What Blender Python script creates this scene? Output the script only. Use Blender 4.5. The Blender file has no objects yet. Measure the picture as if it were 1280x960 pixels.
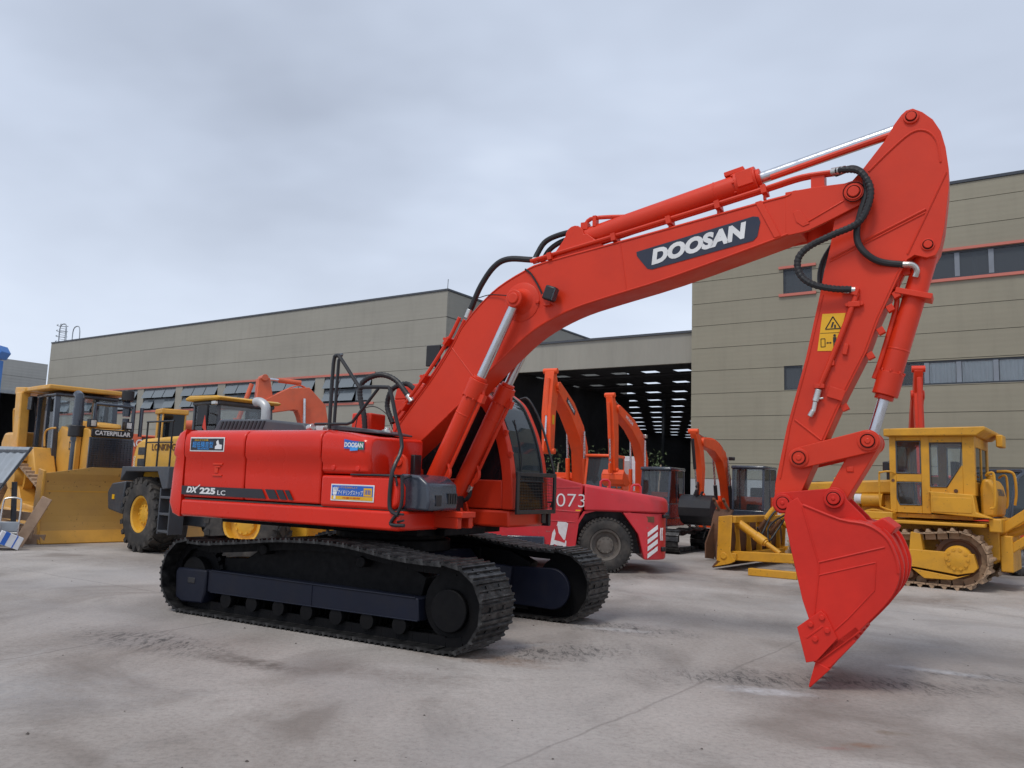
import bpy, bmesh, math, random
from mathutils import Vector, Matrix
R = math.radians
S = bpy.context.scene
COL = S.collection
random.seed(7)

# ------------------------------------------------------------------ camera, sky, sun, exposure
cam_d = bpy.data.cameras.new('camera'); cam = bpy.data.objects.new('camera', cam_d); COL.objects.link(cam)
PITCH, ROLL, EYE = 0.1241, 0.0354, 1.6045
cp, sp, cr, sr = math.cos(PITCH), math.sin(PITCH), math.cos(ROLL), math.sin(ROLL)
_r, _u, _f = Vector((1, 0, 0)), Vector((0, -sp, cp)), Vector((0, cp, sp))
_r2, _u2 = cr * _r + sr * _u, -sr * _r + cr * _u
cam.matrix_world = Matrix(((_r2.x, _u2.x, -_f.x, 0), (_r2.y, _u2.y, -_f.y, 0), (_r2.z, _u2.z, -_f.z, EYE), (0, 0, 0, 1)))
cam_d.sensor_width = 36; cam_d.lens = 1009 / 1280 * 36; cam_d.clip_end = 3000
S.camera = cam

W = bpy.data.worlds.new('World'); S.world = W; W.use_nodes = True
SUN_EL, SUN_AZ = R(58), R(215)          # azimuth clockwise from +Y: behind the camera, to the left
def build_world():
    nt = W.node_tree; n = nt.nodes; l = nt.links; n.clear()
    out = n.new('ShaderNodeOutputWorld'); mix = n.new('ShaderNodeMixShader')
    sky = n.new('ShaderNodeTexSky'); sky.sky_type = 'NISHITA'; sky.sun_disc = False
    sky.sun_elevation = SUN_EL; sky.sun_rotation = SUN_AZ
    b1 = n.new('ShaderNodeBackground'); b1.inputs[1].default_value = 0.08; l.new(sky.outputs[0], b1.inputs[0])
    tc = n.new('ShaderNodeTexCoord'); sep = n.new('ShaderNodeSeparateXYZ'); l.new(tc.outputs['Generated'], sep.inputs[0])
    # project the direction on a flat cloud deck: xy / (z + k)
    add = n.new('ShaderNodeMath'); add.operation = 'ADD'; add.inputs[1].default_value = 0.22; l.new(sep.outputs[2], add.inputs[0])
    mx = n.new('ShaderNodeMath'); mx.operation = 'MAXIMUM'; mx.inputs[1].default_value = 0.05; l.new(add.outputs[0], mx.inputs[0])
    comb = n.new('ShaderNodeCombineXYZ')
    for i in (0, 1):
        d = n.new('ShaderNodeMath'); d.operation = 'DIVIDE'; l.new(sep.outputs[i], d.inputs[0]); l.new(mx.outputs[0], d.inputs[1]); l.new(d.outputs[0], comb.inputs[i])
    mp = n.new('ShaderNodeMapping'); mp.inputs['Scale'].default_value = (0.55, 0.62, 1); mp.inputs['Rotation'].default_value = (0, 0, 0.35)
    mp.inputs['Location'].default_value = (0.35, -0.2, 0); l.new(comb.outputs[0], mp.inputs[0])
    no = n.new('ShaderNodeTexNoise'); no.inputs['Scale'].default_value = 1.0; no.inputs['Detail'].default_value = 5; no.inputs['Roughness'].default_value = 0.52
    no.inputs['Distortion'].default_value = 0.25; l.new(mp.outputs[0], no.inputs[0])
    rp = n.new('ShaderNodeValToRGB'); l.new(no.outputs[0], rp.inputs[0])
    e = rp.color_ramp.elements
    e[0].position = 0.38; e[0].color = (0.47, 0.53, 0.65, 1)
    e[1].position = 0.63; e[1].color = (0.80, 0.885, 1.03, 1)
    m = e.new(0.52); m.color = (0.645, 0.725, 0.875, 1)
    # brighter low band of cloud towards the horizon
    r2 = n.new('ShaderNodeValToRGB'); l.new(sep.outputs[2], r2.inputs[0])
    q = r2.color_ramp.elements; q[0].position = 0.12; q[0].color = (1, 1, 1, 1); q[1].position = 0.36; q[1].color = (0, 0, 0, 1)
    mc = n.new('ShaderNodeMixRGB'); mc.inputs[2].default_value = (0.81, 0.895, 1.04, 1)
    sc = n.new('ShaderNodeMath'); sc.operation = 'MULTIPLY'; sc.inputs[1].default_value = 0.75; l.new(r2.outputs[0], sc.inputs[0])
    l.new(sc.outputs[0], mc.inputs[0]); l.new(rp.outputs[0], mc.inputs[1])
    b2 = n.new('ShaderNodeBackground'); b2.inputs[1].default_value = 1.0; l.new(mc.outputs[0], b2.inputs[0])
    mix.inputs[0].default_value = 0.93
    l.new(b1.outputs[0], mix.inputs[1]); l.new(b2.outputs[0], mix.inputs[2]); l.new(mix.outputs[0], out.inputs[0])
build_world()
sun_d = bpy.data.lights.new('sun', 'SUN'); sun = bpy.data.objects.new('sun', sun_d); COL.objects.link(sun)
sun_d.energy = 1.5; sun_d.angle = R(14); sun_d.color = (1, 0.94, 0.86)
_dir = Vector((math.sin(SUN_AZ) * math.cos(SUN_EL), math.cos(SUN_AZ) * math.cos(SUN_EL), math.sin(SUN_EL)))
sun.rotation_euler = _dir.to_track_quat('Z', 'Y').to_euler()
S.view_settings.view_transform = 'Standard'; S.view_settings.look = 'None'; S.view_settings.exposure = 0.0; S.view_settings.gamma = 1
S.view_settings.use_curve_mapping = False
S.render.engine = 'CYCLES'; S.cycles.max_bounces = 6; S.cycles.use_denoising = True
S.cycles.transparent_max_bounces = 12

# ------------------------------------------------------------------ materials
def new_mat(name):
    m = bpy.data.materials.new(name); m.use_nodes = True
    nt = m.node_tree; return m, nt.nodes, nt.links, nt.nodes['Principled BSDF']
def noise(n, l, coord, scale, detail=4, rough=.55, stretch=None, dist=0):
    t = n.new('ShaderNodeTexNoise'); t.inputs['Scale'].default_value = scale; t.inputs['Detail'].default_value = detail
    t.inputs['Roughness'].default_value = rough; t.inputs['Distortion'].default_value = dist
    if stretch:
        mp = n.new('ShaderNodeMapping'); mp.inputs['Scale'].default_value = stretch; l.new(coord, mp.inputs[0]); l.new(mp.outputs[0], t.inputs[0])
    else: l.new(coord, t.inputs[0])
    return t.outputs[0]
def ramp(n, l, val, stops):
    r = n.new('ShaderNodeValToRGB'); l.new(val, r.inputs[0]); e = r.color_ramp.elements
    while len(e) < len(stops): e.new(0.5)
    for k, (p, c) in enumerate(stops):
        e[k].position = p; e[k].color = (c, c, c, 1) if isinstance(c, (int, float)) else (*c, 1)
    return r.outputs[0]
def mixc(n, l, fac, a, b, mode='MIX'):
    m = n.new('ShaderNodeMixRGB'); m.blend_type = mode
    for i, v in ((0, fac), (1, a), (2, b)):
        if hasattr(v, 'links'): l.new(v, m.inputs[i])
        else: m.inputs[i].default_value = v if i == 0 else (*v, 1)
    return m.outputs[0]
def bump(n, l, b, h, strength=.3, dist=.02):
    q = n.new('ShaderNodeBump'); q.inputs['Strength'].default_value = strength; q.inputs['Distance'].default_value = dist
    l.new(h, q.inputs['Height']); l.new(q.outputs[0], b.inputs['Normal'])
def paint(name, c, rough=.4, dirt=(.12, .10, .08), amount=.35, scale=3.0, coat=.0, metal=0, bmp=.08, chips=0, chip=(.09, .05, .03), spec=.5):
    m, n, l, b = new_mat(name)
    co = n.new('ShaderNodeTexCoord').outputs['Object']
    a = noise(n, l, co, scale, 7, .62); f = ramp(n, l, a, [(.45, 0.0), (.75, amount)])
    col = mixc(n, l, f, c, dirt)
    v = noise(n, l, co, scale * .35, 2); vv = ramp(n, l, v, [(.3, .9), (.7, 1.08)])
    col = mixc(n, l, 1.0, col, vv, 'MULTIPLY')
    if chips:
        k = noise(n, l, co, scale * 9, 6, .7); kf = ramp(n, l, k, [(.66 - chips * .1, 0.0), (.70 - chips * .1, 1.0)])
        col = mixc(n, l, kf, col, chip)
    l.new(col, b.inputs['Base Color'])
    rr = noise(n, l, co, scale * 2.2, 5); rf = ramp(n, l, rr, [(.3, max(.05, rough - .1)), (.7, min(1, rough + .14))]); l.new(rf, b.inputs['Roughness'])
    b.inputs['Metallic'].default_value = metal; b.inputs['Specular IOR Level'].default_value = spec
    if coat: b.inputs['Coat Weight'].default_value = coat; b.inputs['Coat Roughness'].default_value = .12
    if bmp: bump(n, l, b, noise(n, l, co, scale * 12, 3), bmp, .004)
    return m
def glass(name, tint, alpha=.5, rough=.03):
    m, n, l, b = new_mat(name); n.remove(b); out = n['Material Output']
    tr = n.new('ShaderNodeBsdfTransparent'); tr.inputs[0].default_value = (*tint, 1)
    di = n.new('ShaderNodeBsdfDiffuse'); di.inputs[0].default_value = (tint[0] * .25, tint[1] * .25, tint[2] * .25, 1)
    mx = n.new('ShaderNodeMixShader'); mx.inputs[0].default_value = alpha; l.new(tr.outputs[0], mx.inputs[1]); l.new(di.outputs[0], mx.inputs[2])
    gl = n.new('ShaderNodeBsdfGlossy'); gl.inputs['Roughness'].default_value = rough
    fr = n.new('ShaderNodeFresnel'); fr.inputs[0].default_value = 1.5
    m2 = n.new('ShaderNodeMixShader'); l.new(fr.outputs[0], m2.inputs[0]); l.new(mx.outputs[0], m2.inputs[1]); l.new(gl.outputs[0], m2.inputs[2])
    l.new(m2.outputs[0], out.inputs[0]); return m
def cladding(name, c, rib=0.18, axis=2, strength=.25):
    m, n, l, b = new_mat(name); co = n.new('ShaderNodeTexCoord').outputs['Object']
    w = n.new('ShaderNodeTexWave'); w.wave_type = 'BANDS'; w.bands_direction = 'XYZ'[axis]; w.inputs['Scale'].default_value = 0.314 / rib
    l.new(co, w.inputs[0]); bump(n, l, b, w.outputs[1], strength, .015)
    st = (.25, .25, .8) if axis == 2 else (.8, .8, .25)
    v = ramp(n, l, noise(n, l, co, .5, 5, .6, st), [(.3, .88), (.7, 1.06)])
    g = ramp(n, l, noise(n, l, co, 1.3, 4, .6, (1.6, 1.6, .18)), [(.48, 1.0), (.80, .90)])
    l.new(mixc(n, l, 1, mixc(n, l, 1, c, v, 'MULTIPLY'), g, 'MULTIPLY'), b.inputs['Base Color']); b.inputs['Roughness'].default_value = .55
    return m
def tread_mat(name):   # worn steel of the shoes: brighter on the wear faces through noise
    m, n, l, b = new_mat(name); co = n.new('ShaderNodeTexCoord').outputs['Object']
    a = noise(n, l, co, 8, 5, .6); l.new(ramp(n, l, a, [(.34, (.020, .020, .021)), (.52, (.055, .054, .054)), (.70, (.13, .128, .126))]), b.inputs['Base Color'])
    b.inputs['Metallic'].default_value = .75; b.inputs['Roughness'].default_value = .42
    bump(n, l, b, a, .2, .006); return m
def blob(n, l, co, c, r, rot=0, edge=.35):
    mp = n.new('ShaderNodeMapping'); mp.vector_type = 'TEXTURE'; mp.inputs['Location'].default_value = (*c, 0); mp.inputs['Rotation'].default_value = (0, 0, R(rot)); mp.inputs['Scale'].default_value = (*r, 1)
    l.new(co, mp.inputs[0]); vl = n.new('ShaderNodeVectorMath'); vl.operation = 'LENGTH'; l.new(mp.outputs[0], vl.inputs[0])
    ad = n.new('ShaderNodeMath'); ad.operation = 'ADD'; l.new(vl.outputs['Value'], ad.inputs[0])
    nz = noise(n, l, co, 2.4 / max(.3, min(r)), 5, .65); sb = n.new('ShaderNodeMath'); sb.operation = 'MULTIPLY_ADD'; l.new(nz, sb.inputs[0]); sb.inputs[1].default_value = 1.3; sb.inputs[2].default_value = -.65
    l.new(sb.outputs[0], ad.inputs[1]); return ramp(n, l, ad.outputs[0], [(edge, 1.0), (1.0, 0.0)])
def mul(n, l, a, b):
    m = n.new('ShaderNodeMath'); m.operation = 'MULTIPLY'; m.use_clamp = True
    for i, v in enumerate((a, b)):
        if hasattr(v, 'links'): l.new(v, m.inputs[i])
        else: m.inputs[i].default_value = v
    return m.outputs[0]
def ground_mat():
    m, n, l, b = new_mat('concrete_yard'); co = n.new('ShaderNodeTexCoord').outputs['Object']
    big = ramp(n, l, noise(n, l, co, .20, 4, .55, None, .5), [(.34, (.262, .228, .200)), (.50, (.372, .335, .304)), (.68, (.462, .424, .390))])
    mid = ramp(n, l, noise(n, l, co, .9, 6, .6, (1, .6, 1), .9), [(.28, .74), (.5, .99), (.74, 1.10)])
    col = mixc(n, l, 1, big, mid, 'MULTIPLY')
    fine = ramp(n, l, noise(n, l, co, 22, 8, .78), [(.28, .66), (.5, 1.0), (.74, 1.18)])
    col = mixc(n, l, 1, col, fine, 'MULTIPLY')
    st = ramp(n, l, noise(n, l, co, .55, 5, .58, None, .9), [(.52, 0.0), (.68, .60)])
    col = mixc(n, l, st, col, (.165, .135, .112))
    cool = ramp(n, l, noise(n, l, co, .28, 3, .5, None, .4), [(.50, 0.0), (.72, .55)])
    col = mixc(n, l, cool, col, (.335, .318, .310))
    pale = ramp(n, l, noise(n, l, co, .6, 6, .65, (1, .4, 1), 1.2), [(.60, 0.0), (.78, .45)])
    col = mixc(n, l, pale, col, (.46, .445, .43))
    # faint sweeping marks everywhere, strong scrapes where buckets and tracks have worked
    sc = noise(n, l, co, 2.0, 9, .74, (.5, 3.2, 1), .4)
    col = mixc(n, l, ramp(n, l, sc, [(.60, 0.0), (.70, .24)]), col, (.12, .105, .095))
    dash = noise(n, l, co, 5.0, 9, .80, (3.2, .9, 1), 1.0); dash2 = noise(n, l, co, 4.0, 9, .80, (.8, 4.2, 1), .8)
    work = None
    for c, r, ro in (((2.25, 7.30), (1.3, .50), 0), ((3.5, 7.25), (1.1, .42), -8), ((4.4, 7.7), (.9, .28), -12), ((.45, 8.1), (1.2, .6), 20), ((1.4, 9.6), (1.1, .5), -20), ((-3.4, 8.0), (1.3, .5), -30)):
        k = blob(n, l, co, c, r, ro, .2); work = k if work is None else mixc(n, l, 1, work, k, 'LIGHTEN')
    col = mixc(n, l, mul(n, l, work, .30), col, (.16, .145, .135))
    col = mixc(n, l, mul(n, l, work, ramp(n, l, dash, [(.50, 0.0), (.58, .85)])), col, (.050, .045, .042))
    col = mixc(n, l, mul(n, l, work, ramp(n, l, dash2, [(.55, 0.0), (.64, .70)])), col, (.065, .058, .055))
    for c, r, ro, s_, cc in (((2.15, 6.86), (.45, .16), -15, .75, (.56, .56, .57)), ((4.15, 7.85), (.55, .13), -28, .55, (.55, .56, .58)), ((1.2, 9.55), (.6, .14), -15, .7, (.54, .53, .52)), ((.1, 8.35), (.5, .12), 25, .5, (.5, .49, .48)),
                             ((-.15, 7.75), (.8, .28), -25, .6, (.20, .115, .065)), ((-2.2, 7.25), (.75, .22), -28, .75, (.085, .068, .055)), ((-1.0, 7.0), (.95, .30), -20, .45, (.15, .12, .10)), ((2.36, 5.5), (.20, .07), 0, .75, (.22, .11, .06)), ((2.15, 5.42), (.14, .05), 0, .6, (.28, .13, .11)), ((2.70, 5.80), (.15, .07), 0, .7, (.16, .12, .075)), ((-4.0, 5.9), (1.9, .9), 10, .35, (.30, .305, .315)), ((5.8, 13.5), (2.6, .9), -20, .5, (.16, .12, .10)), ((-6, 14.5), (3.2, 1.0), -20, .5, (.17, .14, .12)), ((2.6, 15.2), (1.2, .6), 0, .6, (.10, .085, .075))):
        k = blob(n, l, co, c, r, ro, .3); tex = ramp(n, l, noise(n, l, co, 9, 7, .75), [(.35, .25), (.6, 1.0)])
        col = mixc(n, l, mul(n, l, mul(n, l, k, s_), tex), col, cc)
    # long joints in the slab
    for c, r, ro, s_ in (((1.8, 7.2), (7.5, .020), 53.3, .32), ((-3.6, 8.1), (3.2, .014), 64.5, .5), ((-5.0, 11.5), (9, .02), -32, .35), ((7, 11), (9, .02), -35, .35)):
        mp = n.new('ShaderNodeMapping'); mp.vector_type = 'TEXTURE'; mp.inputs['Location'].default_value = (*c, 0); mp.inputs['Rotation'].default_value = (0, 0, R(ro)); mp.inputs['Scale'].default_value = (*r, 1)
        wob = n.new('ShaderNodeTexNoise'); wob.inputs['Scale'].default_value = 1.6; wob.inputs['Detail'].default_value = 6; l.new(co, wob.inputs[0])
        vm = n.new('ShaderNodeVectorMath'); vm.operation = 'MULTIPLY_ADD'; vm.inputs[1].default_value = (.14, .14, 0); l.new(wob.outputs[1], vm.inputs[0]); l.new(co, vm.inputs[2]); l.new(vm.outputs[0], mp.inputs[0])
        vl = n.new('ShaderNodeVectorMath'); vl.operation = 'LENGTH'; l.new(mp.outputs[0], vl.inputs[0])
        col = mixc(n, l, ramp(n, l, vl.outputs['Value'], [(.3, s_), (1.0, 0.0)]), col, (.09, .078, .07))
    # specks of grit in drifts
    for sc_, a_, b_ in ((9, .05, .07), (17, .06, .09)):
        gr = n.new('ShaderNodeTexVoronoi'); gr.inputs['Scale'].default_value = sc_; l.new(co, gr.inputs[0])
        gf = ramp(n, l, gr.outputs[0], [(a_, .75), (b_, 0.0)]); gk = ramp(n, l, noise(n, l, co, 1.4, 4, .6), [(.52, 0.0), (.62, 1.0)])
        col = mixc(n, l, mul(n, l, gf, gk), col, (.055, .047, .042))
    l.new(col, b.inputs['Base Color'])
    l.new(ramp(n, l, noise(n, l, co, .5, 5, .6), [(.35, .50), (.65, .85)]), b.inputs['Roughness'])
    b.inputs['Specular IOR Level'].default_value = .35
    bump(n, l, b, noise(n, l, co, 26, 9, .75), .6, .014); return m
RED = paint('red_paint', (.67, .038, .010), .42, (.42, .020, .008), .4, 1.4, coat=.05, bmp=.12, spec=.35)
RED_BODY = paint('red_gloss_panel', (.70, .024, .008), .28, (.46, .015, .007), .3, 1.0, coat=.18, bmp=.05, spec=.3)
RED_BKT = paint('red_bucket_paint', (.62, .022, .011), .5, (.40, .012, .008), .5, 1.8, coat=.0, bmp=.3, spec=.35)
NAVY = paint('navy_undercarriage_paint', (.0078, .0102, .0215), .45, (.016, .015, .018), .5, 3, spec=.22)
BLACK = paint('black_paint', (.013, .013, .016), .42, (.04, .035, .03), .3, 4)
BLACK_HOSE = paint('black_rubber_hose', (.013, .013, .015), .5, (.03, .03, .03), .3, 6)
DARKGREY = paint('dark_grey_plastic', (.055, .062, .075), .45, (.10, .09, .08), .4, 4)
SLATE = paint('slate_blue_plastic', (.035, .045, .065), .22, (.05, .05, .05), .2, 3, coat=.4)
STEEL = paint('worn_steel', (.30, .29, .28), .4, (.10, .08, .06), .5, 6, metal=.8)
CHROME = paint('chrome_rod', (.62, .63, .66), .26, (.5, .5, .5), .1, 6, metal=1, bmp=0)
ZINC = paint('zinc_fitting', (.62, .61, .58), .3, (.35, .33, .3), .3, 14, metal=.9)
SHOE = tread_mat('worn_track_steel')
GREASE_SHADE = paint('greasy_shade_black_steel', (.004, .004, .005), .6, (.011, .010, .009), .4, 6, spec=.15)  # greasy black, darkened further to carry the shade under the machine
RUBBER = paint('tyre_rubber', (.030, .028, .027), .85, (.14, .12, .10), .55, 4, bmp=.2)
YEL_D9 = paint('ochre_yellow_paint', (.66, .34, .055), .42, (.30, .16, .05), .4, 2.2, chips=.15)
YEL_LO = paint('deep_yellow_paint', (.70, .37, .03), .4, (.25, .14, .04), .35, 2.4, chips=.2)
YEL_D6 = paint('old_yellow_paint', (.64, .31, .018), .5, (.28, .14, .03), .45, 2.4, chips=.3)
YEL_WORN = paint('scuffed_blade_yellow', (.56, .32, .085), .5, (.40, .22, .08), .6, 1.2, chips=.3)
RUST = paint('rusty_steel', (.14, .062, .03), .8, (.05, .035, .03), .8, 3, bmp=.3)
DRYMUD = paint('dry_mud_steel', (.40, .27, .17), .85, (.11, .065, .04), .85, 4, bmp=.5)
TRUCKRED = paint('crimson_truck_paint', (.60, .026, .036), .42, (.20, .02, .02), .4, 1.6, coat=.15, chips=.25, chip=(.30, .12, .11))
ORANGE = paint('orange_paint', (.84, .085, .010), .42, (.40, .06, .02), .35, 2.0)
ORANGE_OLD = paint('faded_orange_paint', (.66, .13, .055), .55, (.34, .10, .06), .5, 2.0)
WHITE = paint('white_lettering', (.74, .74, .74), .5, (.5, .45, .42), .25, 9, bmp=0)
OFFWHITE = paint('chipped_white_paint', (.66, .64, .64), .55, (.35, .1, .1), .35, 9)
LOGO = paint('logo_navy', (.02, .026, .05), .35, (.04, .04, .05), .2, 3, bmp=0)
STRIPE = paint('black_stripe', (.016, .015, .022), .35, (.03, .03, .03), .2, 3, bmp=0)
SIGNYEL = paint('warning_yellow', (.78, .42, .01), .45, (.6, .3, .02), .3, 6, bmp=0)
BLUE = paint('sticker_blue', (.02, .12, .50), .4, (.02, .1, .3), .2, 6, bmp=0)
SKYBLUE = paint('sticker_sky_blue', (.05, .33, .80), .4, (.05, .2, .5), .2, 6, bmp=0)
GREEN = paint('sticker_green', (.01, .16, .11), .4, (.01, .1, .08), .2, 6, bmp=0)
POSTBLUE = paint('blue_steel_paint', (.07, .23, .62), .45, (.05, .12, .35), .3, 2)
PIPEGREY = paint('silver_exhaust_pipe', (.50, .50, .50), .42, (.30, .28, .26), .5, 8, metal=.3)
WOOD = paint('weathered_wood', (.42, .29, .20), .8, (.20, .12, .08), .5, 6, bmp=.3)
GALV = paint('galvanised_sheet', (.36, .39, .42), .45, (.20, .20, .20), .5, 2.5, metal=.35)
CARTON = paint('white_carton', (.66, .67, .70), .7, (.4, .4, .4), .3, 8, bmp=0)
CLAD_L = cladding('grey_cladding', (.298, .282, .236), .26, 2, .08)
CLAD_R = cladding('olive_cladding', (.272, .248, .182), .216, 2, .08)
CLAD_F = cladding('ribbed_fascia_cladding', (.30, .283, .238), .22, 0, .35)
CLAD_LOW = cladding('pale_grey_cladding', (.42, .42, .42), .25, 0, .4)
CLAD_FAR = cladding('pale_far_cladding', (.40, .395, .37), .3)
JOINT = paint('dark_joint', (.085, .078, .066), .8, (.03, .03, .03), .3, 2, bmp=0)
TRIM = paint('salmon_red_trim', (.52, .15, .11), .5, (.3, .12, .1), .3, 1)
FRAME = paint('dark_window_frame', (.035, .042, .055), .4, (.06, .06, .06), .3, 3)
MULL = paint('grey_mullion', (.20, .225, .26), .45, (.15, .15, .15), .3, 3)
CURTAIN = paint('white_curtain', (.84, .85, .86), .85, (.72, .73, .75), .5, 1.0, bmp=0)
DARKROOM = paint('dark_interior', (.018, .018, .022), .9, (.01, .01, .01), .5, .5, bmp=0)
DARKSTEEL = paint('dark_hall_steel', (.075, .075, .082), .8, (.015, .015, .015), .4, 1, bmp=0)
PANE = glass('window_pane', (.42, .48, .54), .50)
PANE_SKY = glass('sky_sheen_window_pane', (.80, .92, 1.0), .85, .08)  # pale diffuse tint stands in for sky reflected in the tilted panes
CABGLASS = glass('tinted_cab_glass', (.30, .38, .42), .45)
CABDARK = glass('dark_cab_glass', (.05, .055, .065), .9)
CLEAR = glass('clear_cab_glass', (.92, .95, .96), .07)
SKYLIGHT = glass('skylight_sheet', (.86, .88, .92), .16)
LEAF = paint('hedge_leaf', (.055, .085, .025), .6, (.12, .13, .05), .5, 5, bmp=0)
GROUND = ground_mat()

# ------------------------------------------------------------------ mesh helpers
def frame_of(d):
    d = Vector(d).normalized(); a = Vector((0, 0, 1)) if abs(d.z) < .9 else Vector((1, 0, 0))
    x = a.cross(d).normalized(); return x, d.cross(x), d
def spline(p, k=6):
    p = [Vector(q) for q in p]
    if len(p) < 3: return p
    e = [p[0] * 2 - p[1]] + p + [p[-1] * 2 - p[-2]]; o = []
    for i in range(1, len(e) - 2):
        a, b, c, d = e[i - 1:i + 3]
        for j in range(k):
            t = j / k; o.append(.5 * ((2 * b) + (c - a) * t + (2 * a - 5 * b + 4 * c - d) * t * t + (3 * b - a - 3 * c + d) * t ** 3))
    o.append(p[-1]); return o
class MB:
    def __init__(s): s.v = []; s.f = []
    def add(s, vs, fs):
        n = len(s.v); s.v += [tuple(q) for q in vs]; s.f += [[i + n for i in f] for f in fs]; return s
    def box(s, x0, x1, y0, y1, z0, z1):
        return s.add([(x, y, z) for z in (z0, z1) for y in (y0, y1) for x in (x0, x1)],
                     [(0, 2, 3, 1), (4, 5, 7, 6), (0, 1, 5, 4), (2, 6, 7, 3), (0, 4, 6, 2), (1, 3, 7, 5)])
    def obb(s, c, size, m):
        c = Vector(c); h = [q / 2 for q in size]
        vs = [c + m @ Vector((x * h[0], y * h[1], z * h[2])) for z in (-1, 1) for y in (-1, 1) for x in (-1, 1)]
        return s.add(vs, [(0, 2, 3, 1), (4, 5, 7, 6), (0, 1, 5, 4), (2, 6, 7, 3), (0, 4, 6, 2), (1, 3, 7, 5)])
    def beam(s, p0, p1, w, h, up=(0, 0, 1)):
        p0, p1 = Vector(p0), Vector(p1); d = (p1 - p0); L = d.length; d.normalize(); y = Vector(up).cross(d)
        if y.length < 1e-4: y = Vector((0, 1, 0)).cross(d)
        y.normalize(); z = d.cross(y); m = Matrix((d, y, z)).transposed()
        return s.obb((p0 + p1) / 2, (L, w, h), m)
    def prism(s, poly, a0, a1, ax='y'):
        k = len(poly)
        def q(p, a): return {'y': (p[0], a, p[1]), 'x': (a, p[0], p[1]), 'z': (p[0], p[1], a)}[ax]
        vs = [q(p, a0) for p in poly] + [q(p, a1) for p in poly]
        return s.add(vs, [list(range(k)), list(range(k, 2 * k))[::-1]] + [(i, (i + 1) % k, k + (i + 1) % k, k + i) for i in range(k)])
    def strip(s, pa, pb, a0, a1, ax='y'):          # band between two matching polylines, extruded
        k = len(pa)
        for i in range(k - 1): s.prism([pa[i], pa[i + 1], pb[i + 1], pb[i]], a0, a1, ax)
        return s
    def cyl(s, p0, p1, r0, r1=None, n=20, cap=True):
        r1 = r0 if r1 is None else r1; p0, p1 = Vector(p0), Vector(p1); x, y, d = frame_of(p1 - p0)
        vs = []
        for p, r in ((p0, r0), (p1, r1)):
            for i in range(n):
                a = 2 * math.pi * i / n; vs.append(p + x * math.cos(a) * r + y * math.sin(a) * r)
        fs = [(i, (i + 1) % n, n + (i + 1) % n, n + i) for i in range(n)]
        if cap: fs += [list(range(n))[::-1], list(range(n, 2 * n))]
        return s.add(vs, fs)
    def lathe(s, c, axis, prof, n=32, cap=True):             # prof: (t along axis, r)
        c = Vector(c); x, y, d = frame_of(axis); vs = []; fs = []
        for t, r in prof:
            for i in range(n):
                a = 2 * math.pi * i / n; vs.append(c + d * t + (x * math.cos(a) + y * math.sin(a)) * r)
        for j in range(len(prof) - 1):
            for i in range(n): fs.append((j * n + i, j * n + (i + 1) % n, (j + 1) * n + (i + 1) % n, (j + 1) * n + i))
        if cap: fs.append(list(range(n))[::-1]); fs.append(list(range((len(prof) - 1) * n, len(prof) * n)))
        return s.add(vs, fs)
    def tube(s, pts, r, n=8, k=0, ridge=0, closed=False):
        if k: pts = spline(pts, k)
        pts = [Vector(p) for p in pts]
        if ridge:                                   # corrugated guard: resample evenly
            L = [0]
            for a, b in zip(pts, pts[1:]): L.append(L[-1] + (b - a).length)
            m = max(8, int(L[-1] / ridge)); o = []; j = 0
            for i in range(m + 1):
                t = L[-1] * i / m
                while j < len(L) - 2 and L[j + 1] < t: j += 1
                o.append(pts[j].lerp(pts[j + 1], (t - L[j]) / max(1e-9, L[j + 1] - L[j])))
            pts = o
        vs = []; fs = []; K = len(pts); x = None
        for i, p in enumerate(pts):
            d = (pts[min(i + 1, K - 1)] - pts[max(i - 1, 0)]).normalized()
            if x is None: x = frame_of(d)[0]
            x = (x - d * x.dot(d)).normalized(); y = d.cross(x)
            rr = r * (1.0 if not ridge or i % 2 else .84)
            for q in range(n):
                a = 2 * math.pi * q / n; vs.append(p + x * math.cos(a) * rr + y * math.sin(a) * rr)
        for i in range(K - 1):
            for q in range(n): fs.append((i * n + q, i * n + (q + 1) % n, (i + 1) * n + (q + 1) % n, (i + 1) * n + q))
        fs += [list(range(n))[::-1], list(range((K - 1) * n, K * n))]
        return s.add(vs, fs)
    def loft(s, rings, cap=True):
        n = len(rings[0]); vs = [p for r in rings for p in r]; fs = []
        for j in range(len(rings) - 1):
            for i in range(n): fs.append((j * n + i, j * n + (i + 1) % n, (j + 1) * n + (i + 1) % n, (j + 1) * n + i))
        if cap: fs += [list(range(n))[::-1], list(range((len(rings) - 1) * n, len(rings) * n))]
        return s.add(vs, fs)
    def build(s, name, mat, parent=None, bevel=0, smooth=32, seg=2):
        me = bpy.data.meshes.new(name); me.from_pydata(s.v, [], s.f)
        bm = bmesh.new(); bm.from_mesh(me); bmesh.ops.recalc_face_normals(bm, faces=bm.faces); bm.to_mesh(me); bm.free()
        me.materials.append(mat)
        for p in me.polygons: p.use_smooth = smooth > 0
        if smooth: me.set_sharp_from_angle(angle=R(smooth))
        o = bpy.data.objects.new(name, me); COL.objects.link(o)
        if parent: o.parent = parent
        if bevel:
            b = o.modifiers.new('edge', 'BEVEL'); b.width = bevel; b.segments = seg; b.limit_method = 'ANGLE'; b.angle_limit = R(38)
        return o
def thing(name, label, cat, loc=(0, 0, 0), rz=0, group=None):
    o = bpy.data.objects.new(name, None); COL.objects.link(o); o.location = loc; o.rotation_euler = (0, 0, rz); o.empty_display_size = .3
    return tag(o, label, cat, group)
def tag(o, label, cat, group=None):
    o['label'] = label; o['category'] = cat
    if group: o['group'] = group
    return o
def structure(o): o['kind'] = 'structure'; return o
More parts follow.
